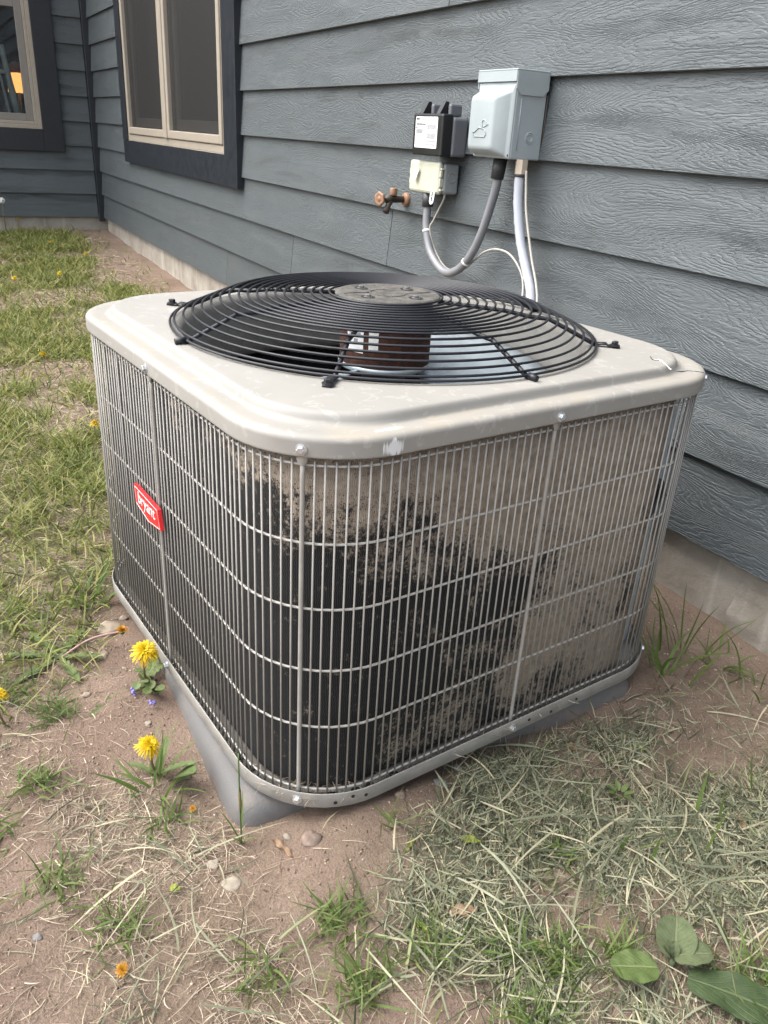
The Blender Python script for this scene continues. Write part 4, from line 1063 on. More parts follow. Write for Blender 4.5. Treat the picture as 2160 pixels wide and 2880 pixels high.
blk = empty('surge_protector', (-.885, 0, .803)); tag(blk, 'black covered surge box with white printed label above the cream box', 'electrical box')
mb = MB(); mb.box(-.078, .078, -.045, .002, .002, .098, .006); mb.build('back_box', M['greyplastic'], blk)
mb = MB(); mb.box(-.080, .074, -.078, -.044, .000, .106, .005); mb.build('front_cover', M['blackplastic'], blk)
for x in (-.042, .046):
    mb = MB()
    V = []; pr = [(-.074, .104), (-.046, .104), (-.046, .136), (-.056, .136)]
    for xx in (x - .016, x + .002): V += [(xx, y, z) for y, z in pr]
    mb.add(V, [(0, 1, 2, 3), (7, 6, 5, 4)] + [(i, i + 4, (i + 1) % 4 + 4, (i + 1) % 4) for i in range(4)]); mb.build('mounting_ear', M['blackplastic'], blk)
    mb = MB(); mb.box(x + .003, x + .018, -.050, -.012, .100, .131, .005); mb.build('hinge_lug', M['greyplastic'], blk)
lb = empty('paper_label', (0, 0, 0), parent=blk)
mb = MB(); L0 = rl(-.066, .050, .020, .098, -.0785, .004); V = L0 + [(x, y + .0004, z) for x, y, z in L0]; n = len(L0)
obj('label_sheet', V, [tuple(range(n))] + [(i, (i + 1) % n, (i + 1) % n + n, i + n) for i in range(n)], M['white'], blk)
bpy.data.objects.remove(lb)
def bars(rows, par):
    mb = MB()
    for x0, x1, z, h in rows: mb.box(x0, x1, -.0792, -.0786, z, z + h)
    return mb
rows_d = []; rows_l = []
random.seed(3)
rows_d += [(-.061, -.052, .090, .0040), (-.050, -.046, .090, .0040), (-.061, -.013, .078, .0026), (-.061, -.057, .0695, .003)]
for z in (.0925, .0895): rows_l.append((-.040, -.020, z, .0012))
for z in (.0845, .0735, .0700): rows_l.append((-.055, -.018, z, .0010))
for k in range(6): rows_l.append((-.061, -.020 - random.random() * .012, .0655 - k * .0019, .0011))
for z in (.0500, .0455, .0415): rows_l.append((-.061, -.014, z, .0009))
for k in range(3):
    for x in (-.058, -.044, -.028): rows_l.append((x, x + .009, .026 + k * .0042, .0011))
for k in range(2): rows_l.append((.010, .032, .0900 - k * .003, .0012))
for z0_, n_ in ((.0775, 5), (.056, 6), (.0385, 2), (.030, 2)):
    for k in range(n_): rows_l.append((-.006 + random.random() * .004, .040 + random.random() * .005, z0_ - k * .0024, .0011))
rows_l += [(-.0095, -.0088, .024, .07), (-.006, .046, .0945, .0005), (-.006, .046, .0820, .0005)]
bars(rows_d, blk).build('label_print', M['ink'], blk); bars(rows_l, blk).build('label_print', M['ink_g'], blk)

crm = empty('junction_box', (-.915, 0, .706)); tag(crm, 'cream covered junction box with white hang tags below the black box', 'electrical box')
mb = MB(); mb.box(-.083, .083, -.046, .002, .002, .080, .006); mb.build('back_box', M['boxbase'], crm)
mb = MB(); mb.box(-.086, .076, -.060, -.045, .000, .084, .007); mb.build('cover', M['cream'], crm)
mb = MB(); mb.box(.075, .082, -.058, -.050, .045, .062, .002); mb.box(.075, .080, -.058, -.046, .020, .042, .002); mb.box(.072, .0835, -.056, -.046, .064, .069, .001); mb.box(.072, .0835, -.056, -.046, .010, .015, .001); mb.build('latch', M['cream'], crm)
mb = MB(); mb.box(-.092, -.085, -.056, -.048, .045, .062, .002); mb.box(-.092, -.085, -.056, -.048, .020, .036, .002); mb.build('hinge', M['cream'], crm)
P = [(.083 + .0004, -.022 + .012 * math.cos(t), .045 + .012 * math.sin(t)) for t in np.linspace(0, 2 * math.pi, 33)[:-1]]
V, F = tube(P, .0012, 6, closed=True); obj('knockout', V, F, M['boxbase'], crm, True)
def hang_tag(name, x, y, z, w, h, tilt, label, txt):
    e = empty(name, (x, y, z)); tag(e, label, 'tag')
    pts = [(-w / 2, 0), (w / 2, 0), (w / 2, -h + w * .5)] + [(w / 2 * math.cos(R_(a)), -h + w * .5 - w / 2 * math.sin(R_(a))) for a in range(15, 180, 15)] + [(-w / 2, -h + w * .5)]
    V, F = prism_y(pts, -.0008, .0008); obj('tag_body', V, [tuple(reversed(f)) for f in F], M['white'], e)
    mb = MB(); mb.tube([(-w * .3, 0, -.001), (-w * .34, -.001, .014), (0, -.002, .020), (w * .34, -.001, .014), (w * .3, 0, -.001)], .0006, 5); mb.build('loop', M['white'], e)
    e.rotation_euler = (R_(-6), R_(tilt), 0)
    return e
e = hang_tag('hang_tag', -.945, -.0665, .770, .020, .036, 22, 'white hang tag slanting across the top of the cream box', '')
tt = text_mesh('tag_print', 'HOM', .0065, M['ink'], e, 1.0, .0002, .0002); tt.rotation_euler = (R_(90), R_(90), 0); tt.location = (0, -.0012, -.014); tt.scale = (.8, .6, 1)
e = hang_tag('hang_tag', -.853, -.0665, .716, .022, .036, 0, 'white hang tag with black letters dangling off the cream box latch', 'HOM')
tt = text_mesh('tag_print', 'HOM', .010, M['ink'], e, 1.0, .0006, .0002); tt.rotation_euler = (R_(90), R_(90), 0); tt.location = (0, -.0012, -.015)

# conduits and cables
c1 = empty('flexible_conduit', (0, 0, 0)); tag(c1, 'grey flexible conduit looping from the cream box up to the disconnect box', 'conduit')
Pc1 = spline([(-.919, -.040, .700), (-.916, -.042, .665), (-.906, -.046, .611), (-.866, -.050, .548), (-.786, -.052, .508), (-.718, -.052, .522), (-.663, -.05, .569), (-.624, -.047, .637), (-.590, -.044, .74), (-.583, -.043, .80)], 8)
mb = MB(); mb.tube(Pc1, .0112, 14); mb.build('conduit_body', M['conduit'], c1, True)
def fitting(P, r, par, mat, hexy=False):
    mb = MB(); mb.tube(P, r, 6 if hexy else 16); return mb.build('fitting', mat, par, not hexy)
fitting([(-.919, -.040, .706), (-.9165, -.0415, .668)], .0165, c1, M['darkgrey'])
fitting([(-.583, -.043, .812), (-.588, -.0445, .765)], [.0175, .0165], c1, M['darkgrey'])
for p in (Pc1[17], Pc1[45]):
    i = Pc1.index(p); q0, q1 = np.array(Pc1[i]), np.array(Pc1[i + 1]); d = (q1 - q0) / np.linalg.norm(q1 - q0)
    mb = MB(); mb.tube([tuple(q0 - d * .003), tuple(q0 + d * .003)], .0125, 14); mb.box(q0[0] - .018, q0[0] - .011, q0[1] - .004, q0[1] + .004, q0[2] - .003, q0[2] + .003, .001); mb.build('cable_tie', M['white'], c1, True)
c2 = empty('flexible_conduit', (0, 0, 0)); tag(c2, 'pale blue-grey printed conduit running down from the disconnect box behind the unit', 'conduit')
Pc2 = spline([(-.490, -.048, .79), (-.489, -.050, .76), (-.479, -.052, .707), (-.450, -.054, .631), (-.411, -.058, .572), (-.358, -.075, .512), (-.31, -.12, .43), (-.30, -.18, .33), (-.30, -.25, .28)], 8)
mb = MB(); mb.tube(Pc2, .0118, 14); mb.build('conduit_body', M['conduit_l'], c2, True)
fitting([(-.490, -.048, .814), (-.490, -.048, .782)], .0155, c2, M['brassy'], True)
fitting([(-.490, -.048, .783), (-.4895, -.049, .774)], .0135, c2, M['darkgrey'])
mb = MB()
for i in range(9, 44):
    if (i % 5) == 4: continue
    p = np.array(Pc2[i]); d = np.array(Pc2[i + 1]) - p; L_ = np.linalg.norm(d); d = d / L_
    view = np.array(CAM) - p; view /= np.linalg.norm(view); side = np.cross(d, (0, -1, 0)); side /= np.linalg.norm(side)
    nrm = np.cross(side, d); nrm = nrm if nrm[1] < 0 else -nrm
    nrm = nrm * .92 + side * (-.38 if side[0] > 0 else .38); nrm /= np.linalg.norm(nrm)
    c_ = p + nrm * .0119; s2 = np.cross(d, nrm)
    for k in range(3):
        a0 = c_ + d * (L_ * (k * .33)); a1 = a0 + d * L_ * .2
        w = .0014 + .0006 * ((i * 7 + k * 3) % 3)
        b0 = len(mb.V); mb.V += [tuple(a0 - s2 * w), tuple(a0 + s2 * w), tuple(a1 + s2 * w), tuple(a1 - s2 * w)]; mb.F.append((b0, b0 + 1, b0 + 2, b0 + 3))
mb.build('print_marks', M['ink'], c2)
cb = empty('low_voltage_cable', (0, 0, 0)); tag(cb, 'thin pale cable leaving the cream box and arching between the two conduits', 'cable')
mb = MB()
mb.tube(spline([(-.84, -.035, .708), (-.845, -.036, .69), (-.879, -.040, .637), (-.890, -.044, .61), (-.868, -.036, .556), (-.80, -.036, .515), (-.72, -.036, .522), (-.663, -.036, .556), (-.608, -.046, .585), (-.556, -.045, .599), (-.495, -.048, .595), (-.437, -.055, .566), (-.40, -.068, .53), (-.36, -.1, .47)], 7), .0028, 8)
mb.tube(spline([(-.474, -.044, .79), (-.466, -.044, .75), (-.450, -.046, .694), (-.407, -.05, .605), (-.346, -.066, .522), (-.30, -.10, .44)], 7), .0030, 8)
mb.build('cable_body', M['cable'], cb, True)

# faucet
fa = empty('hose_faucet', (-1.12, 0, .672)); tag(fa, 'tan hose faucet with round handle on the siding left of the boxes', 'faucet')
def lat(prof, axis_, loc, mat, nm, n=24, wob=0):
    V, F = lathe(prof, n); q = Vector(axis_).to_track_quat('Z', 'Y').to_matrix(); W_ = []
    for i, v in enumerate(V):
        k = i % n; s = 1 + (wob * (1 if (k // 2) % 2 else -1) if math.hypot(v[0], v[1]) > .012 else 0)
        W_.append(tuple(q @ Vector((v[0] * s, v[1] * s, v[2])) + Vector(loc)))
    return obj(nm, W_, F, mat, fa, True)
lat([(0, .010), (.017, .010), (.020, .006), (.020, -.002)], (0, -1, 0), (.008, 0, 0), M['bronze'], 'wall_flange')
lat([(.010, -.005), (.010, .05), (.0125, .052), (.0125, .07), (.007, .072), (.007, .09)], (0, -1, 0), (.004, 0, 0), M['oldbrass'], 'body')
lat([(0, -.002), (.0105, -.002), (.0115, .002), (.0115, .018), (.0105, .020), (0, .020)], (0, 0, 1), (.004, -.045, .012), M['bronze'], 'vacuum_cap')
lat([(0, .000), (.010, .000), (.020, .002), (.0205, .008), (.014, .009), (.009, .006), (.006, .010), (0, .010)], (.25, -1, 0), (.004, -.088, 0), M['bronze'], 'handle', 24, .06)
mb = MB(); mb.tube([(.004, -.052, -.002), (.012, -.066, -.018), (.020, -.078, -.036)], [.009, .0085, .0105], 12); mb.build('spout', M['oldbrass'], fa, True)

# ------------------------------------------------------------------ grass, straw and clippings
def blades(name, P, az, L_, w, e0, e1, curl, k, mat, label=None, cat=None, lift=.0005, parent=None, kind='stuff', twist=None):
    n = len(P); V = np.zeros((n, 2 * (k + 1), 3)); pos = P.astype(float).copy()
    tw = RNG.uniform(-.9, .9, n) if twist is None else twist
    for i in range(k + 1):
        t = i / k; el = e0 + (e1 - e0) * t; a = az + curl * t
        d = np.stack([np.cos(a) * np.cos(el), np.sin(a) * np.cos(el), np.sin(el)], -1)
        if i: pos = pos + d * (L_ / k)[:, None]
        gzv = ground_z(pos[:, 0], pos[:, 1]) + lift; pos[:, 2] = np.maximum(pos[:, 2], gzv)
        s = np.stack([-np.sin(a), np.cos(a), np.zeros(n)], -1); up = np.cross(d, s)
        s = s * np.cos(tw)[:, None] + up * np.sin(tw)[:, None]
        prof_ = (.55 + .45 * min(1, t * 4)) * (1 - t ** 2.2) + .04
        V[:, 2 * i] = pos - s * (w * prof_ / 2)[:, None]; V[:, 2 * i + 1] = pos + s * (w * prof_ / 2)[:, None]
    base_ = (np.arange(n) * 2 * (k + 1))[:, None]
    q = np.array([[2 * i, 2 * i + 1, 2 * i + 3, 2 * i + 2] for i in range(k)]).reshape(-1)
    idx = (base_ + q[None]).reshape(-1)
    me = bpy.data.meshes.new(name); me.vertices.add(n * 2 * (k + 1)); me.vertices.foreach_set('co', V.reshape(-1).astype(np.float32))
    me.loops.add(len(idx)); me.loops.foreach_set('vertex_index', idx.astype(np.int32))
    npoly = len(idx) // 4; me.polygons.add(npoly); me.polygons.foreach_set('loop_start', np.arange(0, len(idx), 4, dtype=np.int32)); me.polygons.foreach_set('loop_total', np.full(npoly, 4, np.int32))
    me.polygons.foreach_set('use_smooth', np.ones(npoly, bool)); me.update(calc_edges=True); me.materials.append(mat)
    o = link(bpy.data.objects.new(name, me), parent)
    if label or kind: tag(o, label, cat, kind=kind)
    return o

def in_unit(x, y, m_=0.0):
    c, s = math.cos(TH), math.sin(TH); dx, dy = x, y + .67863
    lx, ly = dx * c + dy * s, -dx * s + dy * c
    return (np.abs(lx) < HX + .02 + m_) & (np.abs(ly) < HY + .02 + m_)

def scatter(n, x0, x1, y0, y1, dens):
    x = RNG.uniform(x0, x1, n); y = RNG.uniform(y0, y1, n)
    keep = (RNG.uniform(0, 1, n) < dens(x, y)) & ~in_unit(x, y, -.015) & (y < .02)
    x, y = x[keep], y[keep]; return np.stack([x, y, ground_z(x, y)], -1)

def cl(x, y, cx, cy, r): return np.exp(-(((x - cx) ** 2 + (y - cy) ** 2) / r ** 2))
def bare(x, y):
    """bare soil patches and strips"""
    b = 1.05 * cl(x, y, .553, -.367, .062) + .8 * cl(x, y, .60, -.30, .05) + 1.1 * cl(x, y, .47, -.92, .10) + .9 * cl(x, y, .44, -.80, .06) + .85 * cl(x, y, .54, -1.0, .06)
    b = b + 1.0 * sstep(-1.19, -1.13, y) * sstep(.42, .30, x) * sstep(-.34, -.22, x)      # strip along the pad
    b = b + .9 * cl(x, y, .0, -1.18, .12) + .8 * cl(x, y, .15, -1.21, .08) + .75 * sstep(-.14, -.05, y) * sstep(.1, .3, x)
    b = b + .95 * sstep(-.42, -.22, y + .10 * (vnoise(x, y, 2.5, 8) - .5)) * sstep(-.35, -.7, x)   # strip along the wall
    return np.clip(b, 0, 1)
def clipd(x, y):
    d = sstep(.40, .46, x) * sstep(-1.02, -.84, y + .12 * (vnoise(x, y, 7, 9) - .5) - .05 * (x - .55)) * sstep(-.16, -.36, y - .25 * (x - .5))
    return np.clip(d * (1 - bare(x, y)) * (.15 + 1.1 * sstep(.25, .75, vnoise(x, y, 11, 10))), 0, 1)
def lawn(x, y):
    far = sstep(-.1, -.6, x)
    pat = sstep(.42, .68, vnoise(x, y, 3.2, 12) * .6 + vnoise(x, y, 9, 13) * .4)
    return np.clip(far * (.10 + .72 * pat) * (1 - bare(x, y)), 0, 1)

def U(a, b, n): return RNG.uniform(a, b, n)
# distant and middle lawn
P = scatter(150000, -6.1, -1.2, -2.1, -.05, lambda x, y: lawn(x, y) * np.where(y < -1.5, .35, 1.0))
n = len(P); dist = np.hypot(P[:, 0] - CAM.x, P[:, 1] - CAM.y)
blades('lawn_grass', P, U(0, 6.28, n), U(.035, .085, n), U(.0022, .0042, n) * (1 + dist * .12), U(.6, 1.5, n), U(-.1, .9, n), U(-.6, .6, n), 3, M['grass'], 'short green lawn with dry gaps stretching to the house corner', 'lawn')
P = scatter(60000, -1.25, .05, -1.95, -1.0, lambda x, y: lawn(x, y) * .55 + .10 * (x < .0) * (1 - bare(x, y)))
n = len(P)
blades('lawn_grass', P, U(0, 6.28, n), U(.03, .085, n), U(.002, .0042, n), U(.45, 1.45, n), U(-.3, .8, n), U(-.8, .8, n), 4, M['grass'], 'thin green grass beside the left of the air conditioner', 'grass')
# dry straw lying about
P = scatter(110000, -6.0, -.9, -2.0, -.1, lambda x, y: (.35 + .4 * vnoise(x, y, 4, 20)) * (1 - .75 * bare(x, y)) * np.where(y < -1.5, .3, 1))
n = len(P); dist = np.hypot(P[:, 0] - CAM.x, P[:, 1] - CAM.y)
blades('dry_thatch', P, U(0, 6.28, n), U(.02, .07, n), U(.0012, .0024, n) * (1 + dist * .12), U(0, .5, n), U(-.4, .2, n), U(-1.5, 1.5, n), 3, M['straw'], 'pale dry thatch lying between the lawn blades', 'thatch')
def strawd(x, y):
    d = sstep(-1.0, -1.16, y + .05 * (vnoise(x, y, 8, 21) - .5)) * (.10 + 1.1 * sstep(.35, .75, vnoise(x, y, 9, 22))) + .12
    d = d * (1 - .93 * bare(x, y)); return np.clip(d * np.where(y < -1.6, .4, 1), 0, 1)
P = scatter(150000, -1.0, 1.15, -1.75, -.02, strawd)
n = len(P); P[:, 2] += U(0, .004, n)
blades('dry_straw', P, U(0, 6.28, n), U(.008, .05, n) * (.6 + .8 * U(0, 1, n) ** 2), U(.0004, .0010, n) * (1 + 1.6 * U(0, 1, n) ** 5), U(-.05, .40, n), U(-.5, .15, n), RNG.normal(0, .75, n), 4, M['straw'], 'fine dry straw and dead roots strewn over the bare soil', 'straw')
# mown clippings piled to the right
P = scatter(54000, .38, 1.2, -1.15, -.02, clipd)
n = len(P); P[:, 2] += U(0, 1, n) ** 1.5 * .011 * (.4 + .8 * vnoise(P[:, 0], P[:, 1], 8, 30))
main = np.where(U(0, 1, n) < .45, U(-.7, .5, n) + 2.3, U(0, 6.28, n))
blades('grass_clippings', P, main, U(.018, .090, n) * (.38 + .9 * U(0, 1, n) ** 2), U(.0007, .0019, n) * (1 + 1.2 * U(0, 1, n) ** 4), U(-.12, .20, n), U(-.35, .2, n), U(-.7, .7, n), 4, M['clip'], 'grey-green mown clippings heaped on the soil right of the unit', 'clippings')
P = scatter(4200, .40, 1.2, -1.25, -.05, lambda x, y: .25 * clipd(x, y) + .10 * (1 - bare(x, y)))
n = len(P); P[:, 2] += U(.004, .022, n)
blades('grass_clippings', P, U(0, 6.28, n), U(.05, .14, n), U(.0014, .0036, n), U(-.05, .25, n), U(-.3, .1, n), U(-.6, .6, n), 6, M['clip'], 'long loose mown blades lying on top of the clippings', 'clippings')
P = scatter(9000, -.9, .8, -1.75, -.95, lambda x, y: .5 * sstep(.4, .7, vnoise(x, y, 8, 33)) * (1 - bare(x, y)))
n = len(P); P[:, 2] += U(0, .008, n)
blades('scattered_clippings', P, U(0, 6.28, n), U(.02, .09, n), U(.0008, .0024, n), U(0, .3, n), U(-.4, .1, n), U(-1, 1, n), 5, M['clip'], 'loose blades scattered over the straw in front of the unit', 'clippings')
# low green tufts in the foreground, joined ground cover
tx, ty = [], []
for cx_, cy_, r_, cnt in ((.023, -1.267, .03, 70), (.177, -1.318, .03, 60), (.373, -1.313, .035, 60), (.49, -.89, .012, 14), (.587, -1.013, .03, 80), (.669, -1.034, .03, 90), (.694, -.839, .03, 90), (.74, -.79, .03, 110), (.79, -.86, .03, 90), (.66, -.93, .03, 60), (.77, -.72, .02, 60), (.24, -1.40, .05, 80), (.47, -1.26, .03, 50), (.60, -1.12, .03, 40), (.86, -.60, .04, 90), (.62, -.70, .03, 40), (.83, -.95, .05, 80), (-.05, -1.33, .05, 90), (-.3, -1.30, .08, 160), (.33, -1.17, .02, 30)):
    tx += list(RNG.normal(cx_, r_ * .55, cnt)); ty += list(RNG.normal(cy_, r_ * .55, cnt))
P = np.stack([tx, ty, ground_z(tx, ty)], -1); n = len(P)
blades('low_grass', P, U(0, 6.28, n), U(.02, .065, n), U(.0016, .0036, n), U(.25, 1.3, n), U(-.3, .7, n), U(-.6, .6, n), 5, M['greenblade'], 'low green grass tufts dotted over the foreground soil', 'grass')
# crumbs of soil and grit
P = scatter(60000, -.6, 1.0, -1.5, .0, lambda x, y: .45 + .55 * bare(x, y)); n = len(P)
tet = np.array([(1, 1, 1), (-1, -1, 1), (-1, 1, -1), (1, -1, -1)], float) * .55
s_ = (.0006 + .0026 * U(0, 1, n) ** 5)[:, None, None]
rot = RNG.normal(size=(n, 3, 3)); rot, _ = np.linalg.qr(rot)
V = (tet[None] @ rot) * s_ + (P + np.array([0, 0, .0006]))[:, None, :]
tri = np.array([(0, 1, 2), (0, 3, 1), (0, 2, 3), (1, 3, 2)]); idx = (np.arange(n)[:, None, None] * 4 + tri[None]).reshape(-1)
me = bpy.data.meshes.new('soil_crumbs'); me.vertices.add(n * 4); me.vertices.foreach_set('co', V.reshape(-1).astype(np.float32))
me.loops.add(len(idx)); me.loops.foreach_set('vertex_index', idx.astype(np.int32)); me.polygons.add(len(idx) // 3)
me.polygons.foreach_set('loop_start', np.arange(0, len(idx), 3, dtype=np.int32)); me.polygons.foreach_set('loop_total', np.full(len(idx) // 3, 3, np.int32)); me.update(calc_edges=True)
M['crumb'] = mat_blades('soil_grit', [(0, (.12, .085, .06)), (.5, (.26, .20, .15)), (.85, (.36, .28, .21)), (1, (.55, .47, .38))], 0.0, .95)
me.materials.append(M['crumb']); tag(link(bpy.data.objects.new('soil_crumbs', me)), 'fine grit and crumbs of soil on the bare ground', 'grit', kind='stuff')

# ------------------------------------------------------------------ single grass plants that stand out
def tuft(name, loc, n, label, hmin, hmax, w, e=(.7, 1.45), e1=(-.1, 1.0), mat='greenblade', spread=.02, cat='grass'):
    e_ = empty(name, (loc[0], loc[1], float(ground_z(loc[0], loc[1])))); tag(e_, label, cat)
    for k in range(n):
        a = random.uniform(0, 6.28); r = random.uniform(0, spread)
        p = np.array([[loc[0] + r * math.cos(a), loc[1] + r * math.sin(a), 0]]); p[:, 2] = ground_z(p[:, 0], p[:, 1])
        o = blades('blade', p, np.array([a + random.uniform(-.6, .6)]), np.array([random.uniform(hmin, hmax)]), np.array([random.uniform(*w)]), np.array([random.uniform(*e)]), np.array([random.uniform(*e1)]), np.array([random.uniform(-.5, .5)]), 8, M[mat], kind=None)
        o.parent = e_; o.matrix_parent_inverse = Matrix.Translation(-Vector(e_.location))
    return e_
random.seed(21)
tuft('grass_tuft', (.375, -.235), 14, 'tall green grass tuft at the right rear corner of the unit', .06, .16, (.004, .007), (.7, 1.45), (-.3, 1.1), spread=.06)
tuft('grass_tuft', (.335, -.14), 12, 'grass blades rising against the foundation beside the unit', .10, .24, (.004, .007), (1.0, 1.5), (.5, 1.3), spread=.05)
tuft('grass_tuft', (.47, -.06), 5, 'sparse grass stalks before the rough foundation patch', .08, .17, (.003, .005), (1.0, 1.5), (.4, 1.2), spread=.06)
tuft('grass_tuft', (-.306, -1.165), 22, 'bright green grass tuft by the left rear corner of the unit', .06, .13, (.004, .007), (.5, 1.4), (.0, 1.0), spread=.035)
tuft('grass_tuft', (.262, -1.165), 16, 'grass tuft round the foreground dandelion by the pad', .05, .11, (.003, .006), (.6, 1.4), (.0, .9), spread=.035)
tuft('grass_tuft', (.40, -.10), 16, 'low ragged weeds at the foot of the foundation behind the unit', .03, .09, (.003, .006), (.4, 1.4), (-.2, .9), spread=.07)
tuft('grass_tuft', (.52, -.11), 12, 'thin weeds by the foundation at the right edge of the frame', .03, .08, (.0025, .005), (.4, 1.4), (-.2, .9), spread=.07)
for i, (x, y, h, lab) in enumerate(((.653, -.457, .085, 'single upright green blade beside the bare soil patch'), (.674, -.428, .075, 'single upright green blade right of the bare soil patch'), (.707, -.496, .09, 'leaning green blade above the fuzzy-leaved seedling'), (.686, -.583, .07, 'green blade sticking up out of the clippings heap'), (.657, -.331, .085, 'upright green blade at the right edge near the wall'), (.649, -.604, .05, 'short bent green blade in the middle of the clippings'))):
    tuft('upright_grass', (x, y), 1, lab, h, h, (.004, .006), (1.25, 1.5), (1.1, 1.5), spread=.001)
# long stalk standing before the pad
st = empty('grass_stalk', (.410, -1.082, -.055)); tag(st, 'long thin seeding grass stalk standing in front of the pad', 'grass')
mb = MB(); mb.tube(spline([(0, 0, 0), (.002, -.001, .06), (.004, -.002, .11), (-.002, .000, .165)], 6), .0011, 6); mb.build('stalk', M['sepal'], st, True)
mb = MB(); mb.tube([(.003, -.001, .065), (.0045, -.0015, .082), (.0035, -.0015, .105), (.001, -.001, .112)], [.0012, .0022, .0020, .0009], 8); mb.build('sheath', M['stem'], st, True)
for a, l_, b0, e0 in ((1.0, .075, .055, .9), (2.6, .055, .03, 1.1), (.3, .05, .0, 1.0), (3.6, .06, .0, 1.0), (5.3, .05, .0, 1.1), (4.5, .045, .0, .7)):
    p = np.array([[.41, -1.082, -.055 + b0]]); o = blades('blade', p, np.array([a]), np.array([l_]), np.array([.0035]), np.array([e0]), np.array([e0 - .3]), np.array([.2]), 6, M['greenblade'], kind=None)
    o.parent = st; o.matrix_parent_inverse = Matrix.Translation(-Vector(st.location))

# ------------------------------------------------------------------ leaves and flowers
def leaf_mesh(name, L_, W_, mat, shape='oval', bend=.2, fold=.15, nu=18, nv_=6, th=.0008, wave=.0, seed=0):
    """leaf along +x from the origin; thickness from a doubled sheet; u/v kept as UVs"""
    rr = random.Random(seed); V = []; UV = []
    ph = rr.uniform(0, 6)
    for i in range(nu + 1):
        u = i / nu
        if shape == 'oval': w = (math.sin(math.pi * min(1, u * .97 + .02)) ** .42) * (1 - .12 * u)
        elif shape == 'lance': w = math.sin(math.pi * u ** .8) ** .8
        else:
            env = math.sin(math.pi * min(1, .06 + u * .93)) ** .7 * (.35 + .65 * u)
            tooth = (u * 6.2) % 1.0; w = env * (.28 + .85 * (1 - tooth) if u < .86 else .9) + .03
        for j in range(nv_ + 1):
            v = 2 * j / nv_ - 1
            x = L_ * u + (-.10 * L_ * abs(v) * (w if shape == 'toothed' else 0)); y = W_ / 2 * w * v
            z = bend * L_ * (u - u * u * 1.3) + fold * abs(y) + wave * math.sin(u * 17 + ph + v * 2) * abs(v) * L_ * .06
            V.append((x, y, z)); UV.append((u, j / nv_))
    nvt = len(V); V += [(x, y, z - th) for x, y, z in V]; F = []
    for i in range(nu):
        for j in range(nv_):
            a = i * (nv_ + 1) + j; F.append((a, a + nv_ + 1, a + nv_ + 2, a + 1)); F.append((a + nvt, a + 1 + nvt, a + nv_ + 2 + nvt, a + nv_ + 1 + nvt))
    me = mesh_data(name, V, F, mat, True); uvl = me.uv_layers.new(name='UVMap')
    for lp in me.loops: uvl.data[lp.index].uv = UV[lp.vertex_index % nvt]
    return me

def head_mesh(r, layers=5, seed=0, flat=.25, close=0.0):
    rr = random.Random(seed); V = []; F = []
    for l in range(layers):
        n = int(34 - 4 * l); rad = r * (1 - .17 * l)
        for k in range(n):
            a = 2 * math.pi * (k + rr.random() * .8) / n; ln = rad * rr.uniform(.86, 1.08); w = r * .085
            el = R_(-8 + 17 * l + rr.uniform(-8, 8) + 60 * close); b = len(V)
            for t in (.12, .5, .85, 1.0):
                e2 = el - .35 * t * (1 - close); x = ln * t * math.cos(e2); z = ln * t * math.sin(e2) + r * flat * (.2 + .1 * l); ww = w * (1.0 if t < .9 else .55) * (.6 if t < .2 else 1)
                for s in (-1, 1): V.append((x * math.cos(a) - s * ww * math.sin(a) * .5, x * math.sin(a) + s * ww * math.cos(a) * .5, z))
            for i in range(3): F.append((b + 2 * i, b + 2 * i + 1, b + 2 * i + 3, b + 2 * i + 2))
    return V, F

def dandelion(loc, head, r, label, seed, leaves=(), tilt=(0, 0), mat='petal', stem='stem', close=0.0, low=None, cat='flower', group=None, sr=.0022):
    e = empty('dandelion', loc); tag(e, label, cat, group)
    hd = Vector(head) - Vector(loc); mid_ = Vector(low) - Vector(loc) if low is not None else hd * .5 + Vector((.006, -.004, 0))
    mb = MB(); mb.tube(spline([(0, 0, 0), tuple(mid_), tuple(hd)], 7), sr, 8); mb.build('stem', M[stem], e, True)
    V, F = head_mesh(r, 6 if r > .012 else 3, seed, close=close); h = obj('flower_head', V, F, M[mat], e, True); h.location = hd; h.rotation_euler = (tilt[0], tilt[1], seed)
    V, F = lathe([(0, -r * .42), (r * .25, -r * .40), (r * .34, -r * .15), (r * .38, r * .10), (r * .2, r * .16)], 12); c = obj('calyx', V, F, M['sepal'], e, True); c.location = hd; c.rotation_euler = (tilt[0], tilt[1], 0)
    for i, (az, ln, w, el, bend) in enumerate(leaves):
        lf = link(bpy.data.objects.new('leaf', leaf_mesh('leaf', ln, w, M['leaf_d'], 'toothed', bend, .25, 40, 4, seed=seed * 7 + i)), e)
        lf.rotation_euler = (0, -el, az); lf.location = (0, 0, .003)
    return e
gzf = lambda x, y: float(ground_z(x, y))
dandelion((.011, -1.117, gzf(.011, -1.117)), (.040, -1.120, .045), .0275, 'largest open yellow dandelion beside the left of the base pan', 1,
          ((-2.05 + 4.7, .085, .03, .15, .2), (-.75, .02, .012, .3, .1), (5.15, .115, .036, .02, .05), (2.2, .06, .022, .3, .3)), (R_(18), R_(12)))
dandelion((.240, -1.154, gzf(.24, -1.154)), (.252, -1.165, .030), .0215, 'open yellow dandelion nearest the pad corner among grass', 2,
          ((1.0, .07, .024, .55, .2), (2.6, .06, .02, .6, .2), (4.0, .05, .02, .3, .2)), (R_(20), R_(8)))
